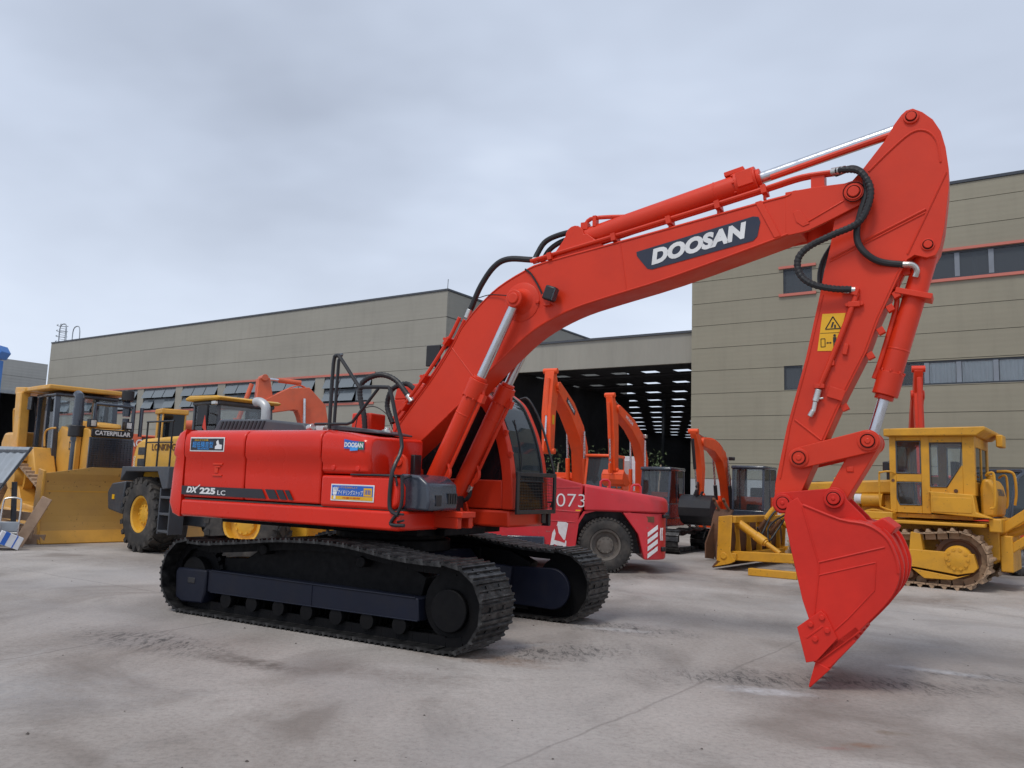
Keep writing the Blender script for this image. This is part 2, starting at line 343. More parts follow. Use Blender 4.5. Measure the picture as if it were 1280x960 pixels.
def text(name, body, parent, pos, xdir, ydir, mat, width=None, height=None, shear=0, bold=0, ext=.002):
    c = bpy.data.curves.new(name, 'FONT'); c.body = body; c.align_x = 'CENTER'; c.align_y = 'CENTER'; c.shear = shear; c.offset = bold
    c.extrude = 0; c.resolution_u = 4; c.materials.append(mat)
    o = bpy.data.objects.new(name, c); COL.objects.link(o)
    bpy.context.view_layer.update()
    dg = bpy.context.evaluated_depsgraph_get(); me = bpy.data.meshes.new_from_object(o.evaluated_get(dg))
    COL.objects.unlink(o); bpy.data.objects.remove(o)
    xs = [v.co.x for v in me.vertices]; ys = [v.co.y for v in me.vertices]
    w, h = max(xs) - min(xs), max(ys) - min(ys); cx, cy = (max(xs) + min(xs)) / 2, (max(ys) + min(ys)) / 2
    sx = (width / w) if width else height / h; sy = (height / h) if height else sx
    for v in me.vertices: v.co = ((v.co.x - cx) * sx, (v.co.y - cy) * sy, 0)
    for p in me.polygons: p.use_smooth = False
    o = bpy.data.objects.new(name, me); COL.objects.link(o); o.parent = parent
    if not me.materials: me.materials.append(mat)
    x = Vector(xdir).normalized(); z = x.cross(Vector(ydir)).normalized(); y = z.cross(x)
    o.matrix_local = Matrix(((x.x, y.x, z.x, pos[0]), (x.y, y.y, z.y, pos[1]), (x.z, y.z, z.z, pos[2]), (0, 0, 0, 1)))
    so = o.modifiers.new('thick', 'SOLIDIFY'); so.thickness = ext; so.offset = 1
    return o
def circle(cx, cz, r, n=24, a0=0, a1=360): return [(cx + r * math.cos(R(a0 + (a1 - a0) * i / n)), cz + r * math.sin(R(a0 + (a1 - a0) * i / n))) for i in range(n + (0 if a1 - a0 == 360 else 1))]
def link_poly(p0, r0, p1, r1, n=10):                # rounded link seen from the side
    a = math.degrees(math.atan2(p1[1] - p0[1], p1[0] - p0[0]))
    return circle(*p1, r1, n, a - 90, a + 90) + circle(*p0, r0, n, a + 90, a + 270)
def V3(p, y): return (p[0], y, p[1])
X3, Z3 = (1, 0, 0), (0, 0, 1)

# ------------------------------------------------------------------ ground
g = MB(); g.add([(-400, -60, 0), (400, -60, 0), (400, 700, 0), (-400, 700, 0)], [(0, 1, 2, 3)])
structure(g.build('ground', GROUND))

# ------------------------------------------------------------------ buildings (u runs left along the facades, v runs away)
BROT = math.pi - .598
def brick_root(name, label, cat, u=0, v=0):
    # local x = right along the facade (-u), local y = away (v)
    o = thing(name, label, cat, (8.51, 38, 0), -.598); return o
def facade(parent, name, x0, x1, zs, holes, mat, y0=0.0, th=.16, gap=.022, joint_parent=True):
    """horizontal cladding bands between the heights zs, cut round the holes (x0, x1, z0, z1)"""
    m = MB(); xs = sorted({x0, x1} | {h[0] for h in holes} | {h[1] for h in holes})
    for za, zb in zip(zs, zs[1:]):
        cuts = sorted({za, zb} | {z for h in holes for z in (h[2], h[3]) if za < z < zb})
        for a, b in zip(cuts, cuts[1:]):
            run = None
            for xa, xb in zip(xs, xs[1:]):
                solid = not any(h[0] <= xa and xb <= h[1] and h[2] <= a and b <= h[3] for h in holes)
                if solid: run = (run[0] if run else xa, xb)
                if (not solid or xb == xs[-1]) and run:
                    m.box(run[0], run[1], y0, y0 + th, a + (gap / 2 if a == za else 0), b - (gap / 2 if b == zb else 0)); run = None
    o = m.build(name, mat, parent)
    k = MB()
    for za in zs[1:-1]:
        if not any(h[2] < za < h[3] for h in holes): k.box(x0 + .02, x1 - .02, y0 + .06, y0 + th - .02, za - gap / 2 - .002, za + gap / 2 + .002)
    if k.v: k.build('panel_joint', JOINT, o)
    return o

# right: the tall office block
RB = brick_root('office_building', 'tall olive clad building on the right with ribbon windows and red trim', 'building')
zj = [2.2, 2.92] + [10.48 - 1.08 * k for k in range(6, -4, -1)] + [14.44]
RBW, RBD = 26.0, 44.0
winU = (10.0, 24.0, 10.52, 11.63); winUs = (4.32, 5.58, 10.56, 11.70); winL = (9.0, 24.0, 6.2, 7.18); winLs = (4.33, 5.13, 6.2, 7.28)
winX = (5.0, 5.9, 4.0, 4.86); low = (12.0, 22.0, .4, 2.92); winUl=(1.0,2.2,1.0,1.9)
facade(RB, 'wall', 0, RBW, zj, [winU, winUs, winL, winLs, winX, low], CLAD_R)
facade(RB, 'lower_wall', 0, RBW, [0, 2.2], [low], CLAD_LOW)
m = MB(); m.box(0, .16, .17, RBD, 0, 14.4); m.box(RBW - .16, RBW, .17, RBD, 0, 14.4); m.box(.17, RBW - .17, RBD - .2, RBD, 0, 14.4)
m.build('side_wall', CLAD_R, RB)
m = MB(); m.box(-.06, RBW + .06, -.05, RBD, 14.44, 14.56); m.build('parapet_cap', FRAME, RB)
m = MB(); m.box(.2, RBW - .2, .2, RBD - .2, 14.1, 14.4); m.build('roof', DARKSTEEL, RB)
def ribbon(parent, h, mull, trim=False, curtains=(), glassmat=PANE, back=True):
    x0, x1, z0, z1 = h
    f = MB(); f.box(x0, x1, .05, .13, z1 - .07, z1); f.box(x0, x1, .05, .13, z0, z0 + .07)
    f.box(x0, x0 + .06, .052, .128, z0 + .07, z1 - .07); f.box(x1 - .06, x1, .052, .128, z0 + .07, z1 - .07)
    fo = f.build('window', FRAME, parent)
    if mull:
        mm = MB()
        for x in mull: MB().box(x - .09, x + .09, .045, .125, z0 + .07, z1 - .07).build('mullion', MULL, fo)
    p = MB(); p.box(x0 + .06, x1 - .06, .09, .098, z0 + .07, z1 - .07); p.build('pane', glassmat, fo)
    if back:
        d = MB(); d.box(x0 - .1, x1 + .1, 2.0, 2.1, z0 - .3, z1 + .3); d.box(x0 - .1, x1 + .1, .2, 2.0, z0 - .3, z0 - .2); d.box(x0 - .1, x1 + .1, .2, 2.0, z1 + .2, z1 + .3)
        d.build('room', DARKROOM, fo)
    for (a, b) in curtains:
        c = MB(); k = max(6, int((b - a) / .045))
        pts = [(a + (b - a) * i / k, .135 + .018 * math.sin(i * 2.1) + .010 * math.sin(i * .7)) for i in range(k + 1)]
        for (xa, ya), (xb, yb) in zip(pts, pts[1:]): c.add([(xa, ya, z0 + .06), (xb, yb, z0 + .06), (xb, yb, z1 - .05), (xa, ya, z1 - .05)], [(0, 1, 2, 3)])
        c.build('curtain', CURTAIN, fo)
    if trim:
        for za, zb in ((z1 + .01, z1 + .12), (z0 - .13, z0 - .01)): MB().box(x0 - .18, x1 + .18, -.09, .0, za, zb).build('trim', TRIM, fo)
    return fo
ribbon(RB, winU, [11.23, 12.42, 14.6, 16.8, 19, 21.2], True, [(11.75, 11.95)])
w = ribbon(RB, winUs, [], True)
b = MB()
for i in range(18): b.box(4.4, 5.5, .105, .13, 10.66 + i * .056, 10.68 + i * .056)
b.build('blind', DARKGREY, w)
ribbon(RB, winL, [10.02, 11.17, 12.44, 13.7, 15, 17.5, 20], False, [(10.12, 11.05), (11.28, 12.33), (12.56, 13.6), (13.85, 14.85)], CLEAR)
ribbon(RB, winLs, []); ribbon(RB, winX, [])
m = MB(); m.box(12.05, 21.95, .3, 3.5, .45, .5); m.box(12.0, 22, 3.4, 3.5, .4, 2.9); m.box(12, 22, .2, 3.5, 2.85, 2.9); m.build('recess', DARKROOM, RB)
m = MB(); m.box(12.0, 22, -.02, .16, 2.6, 2.92); m.build('lintel', JOINT, RB)

# left: the long hall with the clerestory windows
LB = brick_root('factory_hall', 'long low grey clad hall on the left with clerestory windows', 'building')
LX0, LX1 = -60.8, -15.1
zl = [0, 1.7, 3.3, 4.9, 6.35, 8.22, 9.60, 11.25, 12.82]
bays = []
x = -20.8; 
for k in range(8):
    bays.append((x - 4.25 - .85 * 0, x)); x -= 5.12
holes = [(a, b, 6.4, 8.1) for a, b in bays]
facade(LB, 'wall', LX0, LX1, zl, holes, CLAD_L, 0.0)
m = MB(); m.box(LX1 - .16, LX1, .17, 24, 0, 12.8); m.box(LX0, LX0 + .16, .17, 24, 0, 12.8); m.box(LX0 + .17, LX1 - .17, 23.8, 24, 0, 12.8); o = m.build('end_wall', CLAD_L, LB)
k = MB()
for z in (9.6, 11.25): k.box(LX1 - .05, LX1 + .008, .0, 24, z - .025, z + .025)
k.build('panel_joint', JOINT, o)
m = MB(); m.box(LX0 - .06, LX1 + .06, -.06, 24, 12.82, 12.93); m.build('roof_edge', DARKGREY, LB)
m = MB(); m.box(LX0 + .2, LX1 - .2, .2, 23.7, 12.5, 12.78); m.build('roof', DARKSTEEL, LB)
for za, zb in ((8.12, 8.25), (6.24, 6.38)): MB().box(LX0, bays[0][1] + .25, -.07, -.001, za, zb).build('trim', TRIM, LB)
for i, (a, b) in enumerate(bays):
    f = MB(); n = 3; wd = (b - a) / n
    for q in range(n + 1): f.box(a + wd * q - .035, a + wd * q + .035, .06, .12, 6.4, 8.1)
    for z in (6.42, 7.25, 8.06): f.box(a, b, .055, .125, z - .035, z + .035)
    fo = f.build('window', FRAME, LB)
    d = MB(); d.box(a - .1, b + .1, 1.6, 1.7, 6, 8.5); d.build('room', DARKROOM, fo)
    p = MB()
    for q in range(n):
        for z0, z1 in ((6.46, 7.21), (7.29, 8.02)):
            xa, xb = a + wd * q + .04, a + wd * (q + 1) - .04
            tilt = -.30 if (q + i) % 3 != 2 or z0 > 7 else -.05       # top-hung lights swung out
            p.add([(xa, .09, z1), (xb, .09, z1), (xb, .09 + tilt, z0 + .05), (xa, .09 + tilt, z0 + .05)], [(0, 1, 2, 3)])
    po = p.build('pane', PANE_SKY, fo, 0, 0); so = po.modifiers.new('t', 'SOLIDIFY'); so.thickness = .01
m = MB()                                              # roof ladder with its cage at the far corner
for y in (-.25, .25): m.tube([(LX0 - .35, 1 + y, 7), (LX0 - .35, 1 + y, 14.8)], .03, 6)
for z in range(40): m.tube([(LX0 - .35, .75, 7 + z * .2), (LX0 - .35, 1.25, 7 + z * .2)], .02, 4)
for z in range(10): m.tube([(LX0 - .35 - .75 * math.sin(R(t)), 1 + .45 * math.cos(R(t)), 10.2 + z * .5) for t in range(0, 181, 30)], .03, 4)
for y in (.4, 1.6): m.tube([(LX0 + .3, y, 12.9), (LX0 + .3, y, 14.2), (LX0 + .7, y, 14.6), (LX0 + 1.4, y, 14.4), (LX0 + 1.6, y, 12.9)], .05, 6, 4)
m.build('cage_ladder', GALV, LB)
m = MB(); m.tube([(LX1 - .27, .3, 12.9), (LX1 - .25, .3, 13.6)], .02, 5); m.build('lightning_rod', DARKGREY, LB)

# between them: the open hall behind a ribbed fascia
MH = brick_root('open_hall', 'open fronted dark shed between the two clad buildings with skylit roof', 'building')
m = MB(); m.box(-15.05, -.03, .6, .8, 7.78, 9.25); m.build('fascia', CLAD_F, MH)
m = MB(); m.box(-15.05, -.03, .5, .9, 9.25, 9.36); m.build('fascia_cap', DARKGREY, MH)
m = MB(); NB = 15; BZ = 5.0; SL = .80                 # roof sheets with open skylight slots between them
for k in range(NB):
    v0 = .85 + k * BZ; m.box(-30, .0, v0, v0 + BZ - SL, 8.98, 8.985)
    x = -30.0
    while x < 0: m.box(x, min(x + 1.15, 0), v0 + BZ - SL, v0 + BZ, 8.98, 8.985); x += 2.15
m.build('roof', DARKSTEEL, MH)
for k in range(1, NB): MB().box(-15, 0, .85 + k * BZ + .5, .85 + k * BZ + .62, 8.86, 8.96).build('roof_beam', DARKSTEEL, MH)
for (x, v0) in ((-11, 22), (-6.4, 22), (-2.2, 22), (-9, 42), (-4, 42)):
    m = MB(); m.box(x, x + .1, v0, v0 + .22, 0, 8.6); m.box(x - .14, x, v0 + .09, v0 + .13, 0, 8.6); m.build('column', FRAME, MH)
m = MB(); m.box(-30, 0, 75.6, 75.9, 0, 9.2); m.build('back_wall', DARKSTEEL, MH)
m = MB(); m.box(-30.2, -30, 24.5, 75.6, 0, 9.2); m.box(-30, -15.3, 24.2, 24.4, 0, 9.2); m.box(-15.06, -14.98, .85, 24.2, 0, 8.9); m.box(-.08, .0, .85, 75.6, 0, 8.97); m.build('inner_wall', DARKSTEEL, MH)  # the box along the end wall is a lining added to deepen interior shade

# far left: another shed seen past the hall, with a dark loading bay
FB = thing('distant_shed', 'pale shed beyond the left end of the hall with dark loading bay', 'building', (-49.3, 85, 0), R(55.7))
facade(FB, 'wall', -20, 0, [9.3, 10.9, 12.55], [], CLAD_FAR)
m = MB(); m.box(-20, 0, -.6, .0, 9.0, 9.3); m.build('canopy', GALV, FB)
m = MB(); m.box(-20, 0, 9, 9.2, 0, 12.4); m.box(-20, 0, .2, 9, 12.1, 12.3); m.box(-.2, 0, .2, 9, 0, 12); m.box(-20, -19.8, .2, 9, 0, 12.3); m.build('interior', DARKROOM, FB)
for x in (-5, -10, -15):
    m = MB(); m.box(x, x + .3, .1, .4, 0, 9); m.build('column', DARKGREY, FB)

# blue post at the left edge
t = thing('blue_post', 'bright blue steel post with flared hexagonal head at left edge', 'post', (-19.1, 30, 0))
m = MB(); m.box(-.5, -.06, -.15, .15, 0, 5.55); m.build('shaft', POSTBLUE, t, .02)
m = MB(); m.prism([(-1.0, 5.6), (-.06, 5.6), (.10, 5.85), (-.06, 6.1), (-1.0, 6.1)], -.3, .3); m.build('head', POSTBLUE, t, .02)

# grit and small stones on the concrete
rg_ = random.Random(11); m = MB()
for k in range(150):
    y = rg_.uniform(4.2, 17); x = rg_.uniform(-.68, .68) * y; r = rg_.choice((.005, .006, .008, .010, .013)) * rg_.uniform(.7, 1.2); a = rg_.uniform(0, 3); q = []
    for (u, v, w) in ((1, 0, .1), (.3, .9, .2), (-.8, .5, .1), (-.6, -.7, .15), (.4, -.9, .1)): q.append((x + r * (u * math.cos(a) - v * math.sin(a)), y + r * (u * math.sin(a) + v * math.cos(a)), r * w + .001))
    q.append((x, y, r * .9)); m.add(q, [(0, 1, 5), (1, 2, 5), (2, 3, 5), (3, 4, 5), (4, 0, 5)])
gv = m.build('gravel', paint('dark_grit', (.09, .075, .065), .9, (.25, .22, .2), .6, 40), None, 0, 0); gv['kind'] = 'stuff'

# ------------------------------------------------------------------ the big red excavator
EX = thing('crawler_excavator', 'large glossy red crawler excavator in front with raised boom and bucket tip on the ground', 'excavator', (-1.4021, 9.9756, 0), -.52)
BC = -.09                                               # the boom stands a little right of the centre line
def hyd(parent, p0, p1, split, rb, rr, mat, name='cylinder', collar=True, rodmat=None):
    p0, p1 = Vector(p0), Vector(p1); d = (p1 - p0).normalized(); q = p0.lerp(p1, split)
    x, y, _ = frame_of(d)
    m = MB(); m.cyl(p0, q, rb, n=24)
    if collar:
        m.cyl(q - d * .16, q + d * .05, rb * 1.16, n=24); m.cyl(q + d * .05, q + d * .09, rb * .85, n=20)
        for k in range(8):
            a = 2 * math.pi * k / 8; c = q + (x * math.cos(a) + y * math.sin(a)) * rb * 1.08; m.cyl(c - d * .18, c - d * .15, .013, n=6)
        m.cyl(q - d * .38, q - d * .36, rb * 1.03, n=24)
    b = m.build(name, mat, parent, .006)
    m = MB(); m.cyl(q, p1, rr, n=20); m.build('rod', rodmat or CHROME, b)
    return b
def disc(m, p, y0, y1, r, n=28): m.cyl((p[0], y0, p[1]), (p[0], y1, p[1]), r, n=n)

# tracks
def track_path(cx=1.825, cz=.43, r=.395):
    pts = []
    N = 40
    for i in range(N): pts.append((cx - 2 * cx * i / N, cz - r))
    for i in range(14): a = R(270 - 180 * i / 14); pts.append((-cx + r * math.cos(a), cz + r * math.sin(a)))
    top = [(-1.825, .825), (-1.6, .80), (-.95, .855), (-.34, .915), (.45, .925), (1.19, .84), (1.6, .82), (1.825, .825)]
    pts += [(p.x, p.z) for p in spline([(a, 0, b) for a, b in top], 6)][:-1]
    for i in range(14): a = R(90 - 180 * i / 14); pts.append((cx + r * math.cos(a), cz + r * math.sin(a)))
    return pts
def along(pts, n):
    P = pts + [pts[0]]; L = [0]
    for a, b in zip(P, P[1:]): L.append(L[-1] + math.dist(a, b))
    o = []; j = 0
    for i in range(n):
        t = L[-1] * i / n
        while L[j + 1] < t: j += 1
        f = (t - L[j]) / max(1e-9, L[j + 1] - L[j]); a, b = P[j], P[j + 1]
        o.append(((a[0] + (b[0] - a[0]) * f, a[1] + (b[1] - a[1]) * f), j))
    d = []
    for i in range(n):
        a, b = o[i - 1][0], o[(i + 1) % n][0]; d.append((o[i][0], math.atan2(b[1] - a[1], b[0] - a[0])))
    return d, L[-1]
SHOES = along(track_path(), 49); PITCHL = SHOES[1] / 49
def shoe_mesh(w, p):
    m = MB(); h = w / 2                                 # local x along the run, z outward
    m.box(-p * .52, p * .52, -h, h, -.012, .012)
    for x in (-p * .40, -p * .02, p * .36): m.prism([(x - .016, .012), (x + .016, .012), (x + .008, .034), (x - .008, .034)], -h, h)
    for y in (-.12, .12): m.box(-.05, .02, y - .025, y + .025, .012, .022)
    return m
def chain(parent, yc):
    m = MB(); pts = track_path(r=.34)
    pts = [(x, z - (.055 if z > .6 and abs(x) < 1.8 else 0)) for x, z in pts]
    d, _ = along(pts, 49)
    for (x, z), a in d:
        for y in (-.09, .09):
            m.obb((x, yc + y, z), (PITCHL * .96, .045, .10), Matrix.Rotation(-a, 3, 'Y'))
        m.cyl((x, yc - .11, z), (x, yc + .11, z), .03, n=8)
    return m.build('track', GREASE_SHADE, parent)
proto = None
for side in (-1, 1):
    yc = 1.195 * side
    tr = chain(EX, yc)
    for (x, z), a in SHOES[0]:
        if proto is None:
            proto = shoe_mesh(.6, PITCHL).build('track_shoe', SHOE, tr); o = proto
        else:
            o = proto.copy(); COL.objects.link(o); o.parent = tr
        o.location = (x, yc, z); o.rotation_euler = (0, -a, 0)
    # side frame
    s = side
    def yy(a, b): return (min(a * s, b * s), max(a * s, b * s))
    m = MB()
    m.prism([(-1.56, .255), (1.454, .254), (1.43, .471), (1.36, .475), (-1.56, .50)], *yy(1.02, 1.37))
    md = MB(); md.prism([(-1.50, .48), (1.35, .46), (1.40, .66), (1.1, .79), (.3, .83), (-.5, .82), (-.92, .78), (-1.12, .66), (-1.5, .64)], *yy(.98, 1.20)); md.box(-1.5, 1.4, *yy(.955, .978), .10, .60)  # the box is a dark plate added to sink the rollers into shade
    fr = m.build('track_frame', NAVY, EX, .012); md.build('frame_mound', GREASE_SHADE, fr, .01)
    m = MB(); m.prism([(-2.06, .15), (-1.95, .11), (-1.6, .12), (-1.565, .24), (-1.565, .50), (-2.05, .497), (-2.09, .45)], *yy(1.10, 1.40)); m.build('motor_guard', NAVY, fr, .02)
    m = MB(); m.box(-1.86, -1.74, *yy(1.395, 1.407), .335, .40); m.build('guard_slot', BLACK, fr, .01)
    m = MB(); m.tube([(-1.5, 1.372 * s, .497), (1.40, 1.372 * s, .473)], .008, 6); m.tube([(-1.5, 1.372 * s, .258), (1.44, 1.372 * s, .258)], .008, 6); m.tube([(.05, 1.372 * s, .26), (.05, 1.372 * s, .485)], .006, 6)
    m.build('weld_seam', NAVY, fr)
    m = MB(); m.lathe((1.80, (yc - .10), .43), (0, 1, 0), [(0, .25), (0, .335), (.03, .335), (.04, .30), (.16, .30), (.17, .335), (.20, .335), (.20, .25)], 36)
    idl = m.build('idler', GREASE_SHADE, EX)
    m = MB(); disc(m, (1.775, .385), 1.30 * s, 1.352 * s, .205, 36); disc(m, (1.775, .385), 1.12 * s, 1.30 * s, .16, 24); m.build('hub_cover', GREASE_SHADE, idl, .012)
    m = MB(); m.lathe((-1.825, yc - .05, .43), (0, 1, 0), [(0, .1), (0, .31), (.1, .31), (.1, .1)], 30); m.lathe((-1.825, yc - .16, .43), (0, 1, 0), [(0, .2), (.32, .2)], 24)
    for k in range(21):
        a = 2 * math.pi * k / 21; m.obb((-1.825 + .33 * math.cos(a), yc, .43 + .33 * math.sin(a)), (.06, .09, .05), Matrix.Rotation(-a, 3, 'Y'))
    m.build('sprocket', GREASE_SHADE, EX)
    for k in range(7):
        x = -1.25 + .41 * k
        m = MB(); m.lathe((x, yc - .17, .19), (0, 1, 0), [(0, .05), (0, .085), (.06, .085), (.06, .07), (.11, .07), (.11, .095), (.13, .095), (.13, .07), (.21, .07), (.21, .095), (.23, .095), (.23, .07), (.28, .07), (.28, .085), (.34, .085), (.34, .05)], 18)
        m.build('track_roller', GREASE_SHADE, EX)
    for x in (-.75, .65):
        m = MB(); disc(m, (x, .79 if x < 0 else .76), yc - .14, yc + .14, .06, 16); m.box(x - .05, x + .05, *yy(.95, 1.03), .55, .80); m.build('carrier_roller', GREASE_SHADE, EX, .01)
    # inner face: idler yoke of the far side, seen between the tracks
    m = MB(); m.prism([(-1.3, .22), (.55, .22), (.9, .16)] + circle(1.72, .38, .245, 14, -100, 90) + [(.9, .60), (.4, .68), (-.6, .68), (-1.3, .58)], *yy(.93, .985)); m.build('inner_plate', NAVY, fr, .012)
# car body
m = MB(); m.box(-.95, .95, -.95, .95, .42, .62); m.prism([(-.8, .6), (.8, .6), (.62, .80), (-.62, .80)], -.85, .85)
for sx in (-1, 1):
    for sy in (-1, 1): m.beam((sx * .4, sy * .4, .58), (sx * 1.1, sy * 1.0, .48), .34, .26)
m.build('carbody', NAVY, EX, .02)
m = MB(); m.cyl((0, 0, .8), (0, 0, .93), .72, n=48); m.cyl((0, 0, .93), (0, 0, 1.01), .66, n=48); m.build('swing_ring', GREASE_SHADE, EX, .01)

# house
m = MB(); m.box(-2.0, 1.0, -.85, .9, 1.02, 1.10); m.box(.9, 1.12, -.5, .35, 1.02, 1.10); m.build('house_frame', GREASE_SHADE, EX, .01)
PROF = [(-.3, 1.33), (-1.325, 1.325), (-1.335, 1.60), (-1.335, 1.79), (-1.362, 1.83), (-1.366, 1.99), (-1.35, 2.07), (-1.30, 2.115), (-1.20, 2.135), (-.3, 2.15)]
cw = [(-2.195, -1.332)] + [(-2.37, -1.330), (-2.435, -1.30), (-2.475, -1.22), (-2.54, -1.0), (-2.63, -.7), (-2.70, -.35), (-2.72, 0), (-2.70, .35), (-2.63, .7), (-2.54, 1.0), (-2.475, 1.22), (-2.435, 1.30), (-2.37, 1.33)] + [(-2.195, 1.332)]
m = MB()
def ring(k, z, grow=0): return [((x - grow * .8 if x < -2.2 else x), y * (1 + grow * .35), z) for x, y in [(p[0] * 1 + k * (1 if p[0] < -2.2 else 0), p[1]) for p in cw]]
rings = [ring(.16, 1.085, -.01), ring(.07, 1.12), ring(0, 1.25), ring(0.01, 1.34), ring(.02, 1.62), ring(.045, 1.80), ring(.035, 1.84, .025), ring(.07, 1.99, .028), ring(.12, 2.09, .02), ring(.18, 2.14, -.01)]
m.loft(rings); m.build('counterweight', RED_BODY, EX, .02, 40, 3)
def panel(name, x0, x1, prof=PROF, parent=EX, mat=RED_BODY, bev=.018):
    m = MB(); m.prism(prof, x0, x1, 'x'); return m.build(name, mat, parent, bev, 40, 3)
panel('pump_door', -2.168, -1.140)
p2 = panel('engine_door', -1.122, .034)
PF = [(-.4, 1.655), (-1.30, 1.655), (-1.335, 1.69), (-1.335, 1.76), (-1.362, 1.81), (-1.366, 1.98), (-1.345, 2.03), (-1.28, 2.065), (-.4, 2.085)]
m = MB(); K = 8; rr = []
for x, dz, ins in [(.05, .05, 0), (.12, .055, 0), (.35, .035, 0), (.60, .0, 0), (.665, -.01, .015), (.70, -.03, .05)]:
    rr.append([(x, y + (ins if y < -1 else 0), z + (dz if z > 1.9 else 0)) for y, z in PF])
m.loft(rr); ft = m.build('fuel_tank', RED_BODY, EX, .014, 40, 3)
m = MB(); m.prism([(.045, 1.305), (1.03, 1.305), (1.09, 1.36), (1.085, 1.54), (1.03, 1.63), (.98, 1.64), (.045, 1.64)], -1.335, -.62); tb = m.build('tool_box', RED_BODY, EX, .03, 40, 3)
m = MB(); m.box(-2.19, 1.12, -1.332, -.62, 1.095, 1.295); m.build('lower_skirt', RED_BODY, EX, .03, 40, 3)
m = MB(); m.box(-2.16, 1.08, -1.30, -.7, 1.29, 1.312); m.build('panel_gap', JOINT, EX)
m = MB(); m.box(.70, 1.02, -1.31, -.7, 1.645, 1.668); m.build('step_mat', BLACK, EX, .008)
m = MB(); m.tube([(.46, -1.337, 1.652), (1.0, -1.337, 1.652), (1.06, -1.337, 1.62), (1.075, -1.337, 1.55)], .011, 6, 4); m.build('trim_strip', BLACK, EX)
for x, z in ((.21, 1.72), (.55, 1.715)):
    m = MB(); disc(m, (x, z), -1.345, -1.33, .03, 16); m.build('bolt_cap', RED_BODY, ft, .005)
# raised handle plate on the pump door, flush lock
m = MB(); m.box(-1.66, -1.50, -1.347, -1.336, 1.715, 1.735); m.box(-1.66, -1.50, -1.347, -1.336, 1.585, 1.60); m.box(-1.63, -1.57, -1.344, -1.336, 1.62, 1.70); m.box(-1.61, -1.53, -1.352, -1.343, 1.685, 1.70); m.build('door_latch', RED, EX, .003)
# front slate storage box with vents
m = MB(); m.prism([(1.0, 1.31), (1.37, 1.31), (1.385, 1.40), (1.36, 1.58), (1.24, 1.665), (1.0, 1.68)], -1.20, -.66); sb = m.build('front_box', SLATE, EX, .025, 40, 3)
for k in range(4):
    m = MB(); m.box(1.378, 1.392, -.86 + k * .045, -.83 + k * .045, 1.38, 1.49); m.build('vent', BLACK, sb)
m = MB(); m.box(1.376, 1.39, -1.08, -.98, 1.36, 1.47); m.build('latch_plate', BLACK, sb, .004)
# left side of the house and top
m = MB(); m.box(-2.18, -.55, .3, 1.325, 1.10, 2.10); m.build('left_housing', RED_BODY, EX, .03)
m = MB(); m.box(-2.18, -.02, -.45, .55, 1.1, 2.13); m.build('engine_bay', RED, EX, .02)
m = MB(); m.prism([(-2.48, 2.13), (-2.35, 2.32), (-1.50, 2.31), (-.86, 2.255), (-.74, 2.13)], -.72, .55); eh = m.build('engine_hood', DARKGREY, EX, .03, 40, 3)
for k in range(12):
    x = -2.33 + k * .068
    m = MB(); m.prism([(x, 2.19), (x + .03, 2.19), (x + .075, 2.29), (x + .045, 2.29)], -.728, -.715); m.build('hood_slot', BLACK, eh)
m = MB(); m.tube([(-2.17, -.10, 2.2), (-2.17, -.10, 2.47), (-2.20, -.10, 2.56), (-2.30, -.10, 2.61), (-2.38, -.10, 2.61)], .062, 14, 5); m.build('exhaust_pipe', PIPEGREY, EX)
m = MB(); m.box(-.72, -.56, -.62, -.40, 2.13, 2.24); m.cyl((-.66, -.60, 2.2), (-.60, -.72, 2.2), .05, n=12); m.cyl((-.80, -.70, 2.19), (-.72, -.70, 2.21), .045, n=12); m.build('coolant_cap', ZINC, EX, .006)
m = MB(); m.box(-.52, -.22, -.25, .05, 2.13, 2.42); m.build('air_box', RED, EX, .02)
m = MB(); m.prism([(-.12, 2.205), (.45, 2.155), (.62, 2.12), (.62, 2.10), (-.12, 2.15)], -1.1, -.5); m.build('tank_step', DARKGREY, EX, .008)
m = MB(); m.cyl((.52, -.85, 2.1), (.52, -.85, 2.16), .055, n=16); m.cyl((.52, -.85, 2.16), (.52, -.85, 2.185), .03, n=12); m.build('filler_cap', ZINC, EX, .006)
# boom bracket and valve clutter between tank and boom
for y in (-.36, .16):
    m = MB(); m.prism([(-.30, 1.1), (.36, 1.1), (.28, 1.75)] + circle(.02, 1.87, .155, 12, -20, 180) + [(-.2, 1.7)], y, y + .05); disc(m, (.02, 1.87), y - .035, y + .085, .085); m.build('boom_bracket', RED, EX, .008)
m = MB(); m.box(.36, .75, -.62, -.48, 1.66, 1.90); m.box(.50, .9, -.60, .2, 1.1, 1.45); m.build('valve_block', BLACK, EX, .01)
m = MB(); m.prism([(.72, 1.66), (.93, 1.66), (.93, 1.74)] + circle(.83, 1.80, .09, 10, 0, 180) + [(.73, 1.74)], -1.0, -.96); disc(m, (.83, 1.80), -1.02, -.94, .045); m.build('lug', RED, EX, .006)
for a in (.31, -.31):
    for y in (-.07, .07):
        m = MB(); m.prism([(.45, 1.05), (1.0, 1.05), (.86, 1.42)] + circle(.74, 1.40, .11, 8, 0, 180) + [(.56, 1.3)], BC + a + y - .02, BC + a + y + .02); m.build('cylinder_lug', RED, EX, .006)
m = MB()
for k, y in enumerate((-.72, -.50)): m.box(1.10, 1.42, y - .09 + .1, y + .09, 1.10 + .02, 1.27 - .02)
m.box(1.05, 1.48, -.72, -.45, 1.235, 1.30); m.build('front_step', RED, EX, .008)
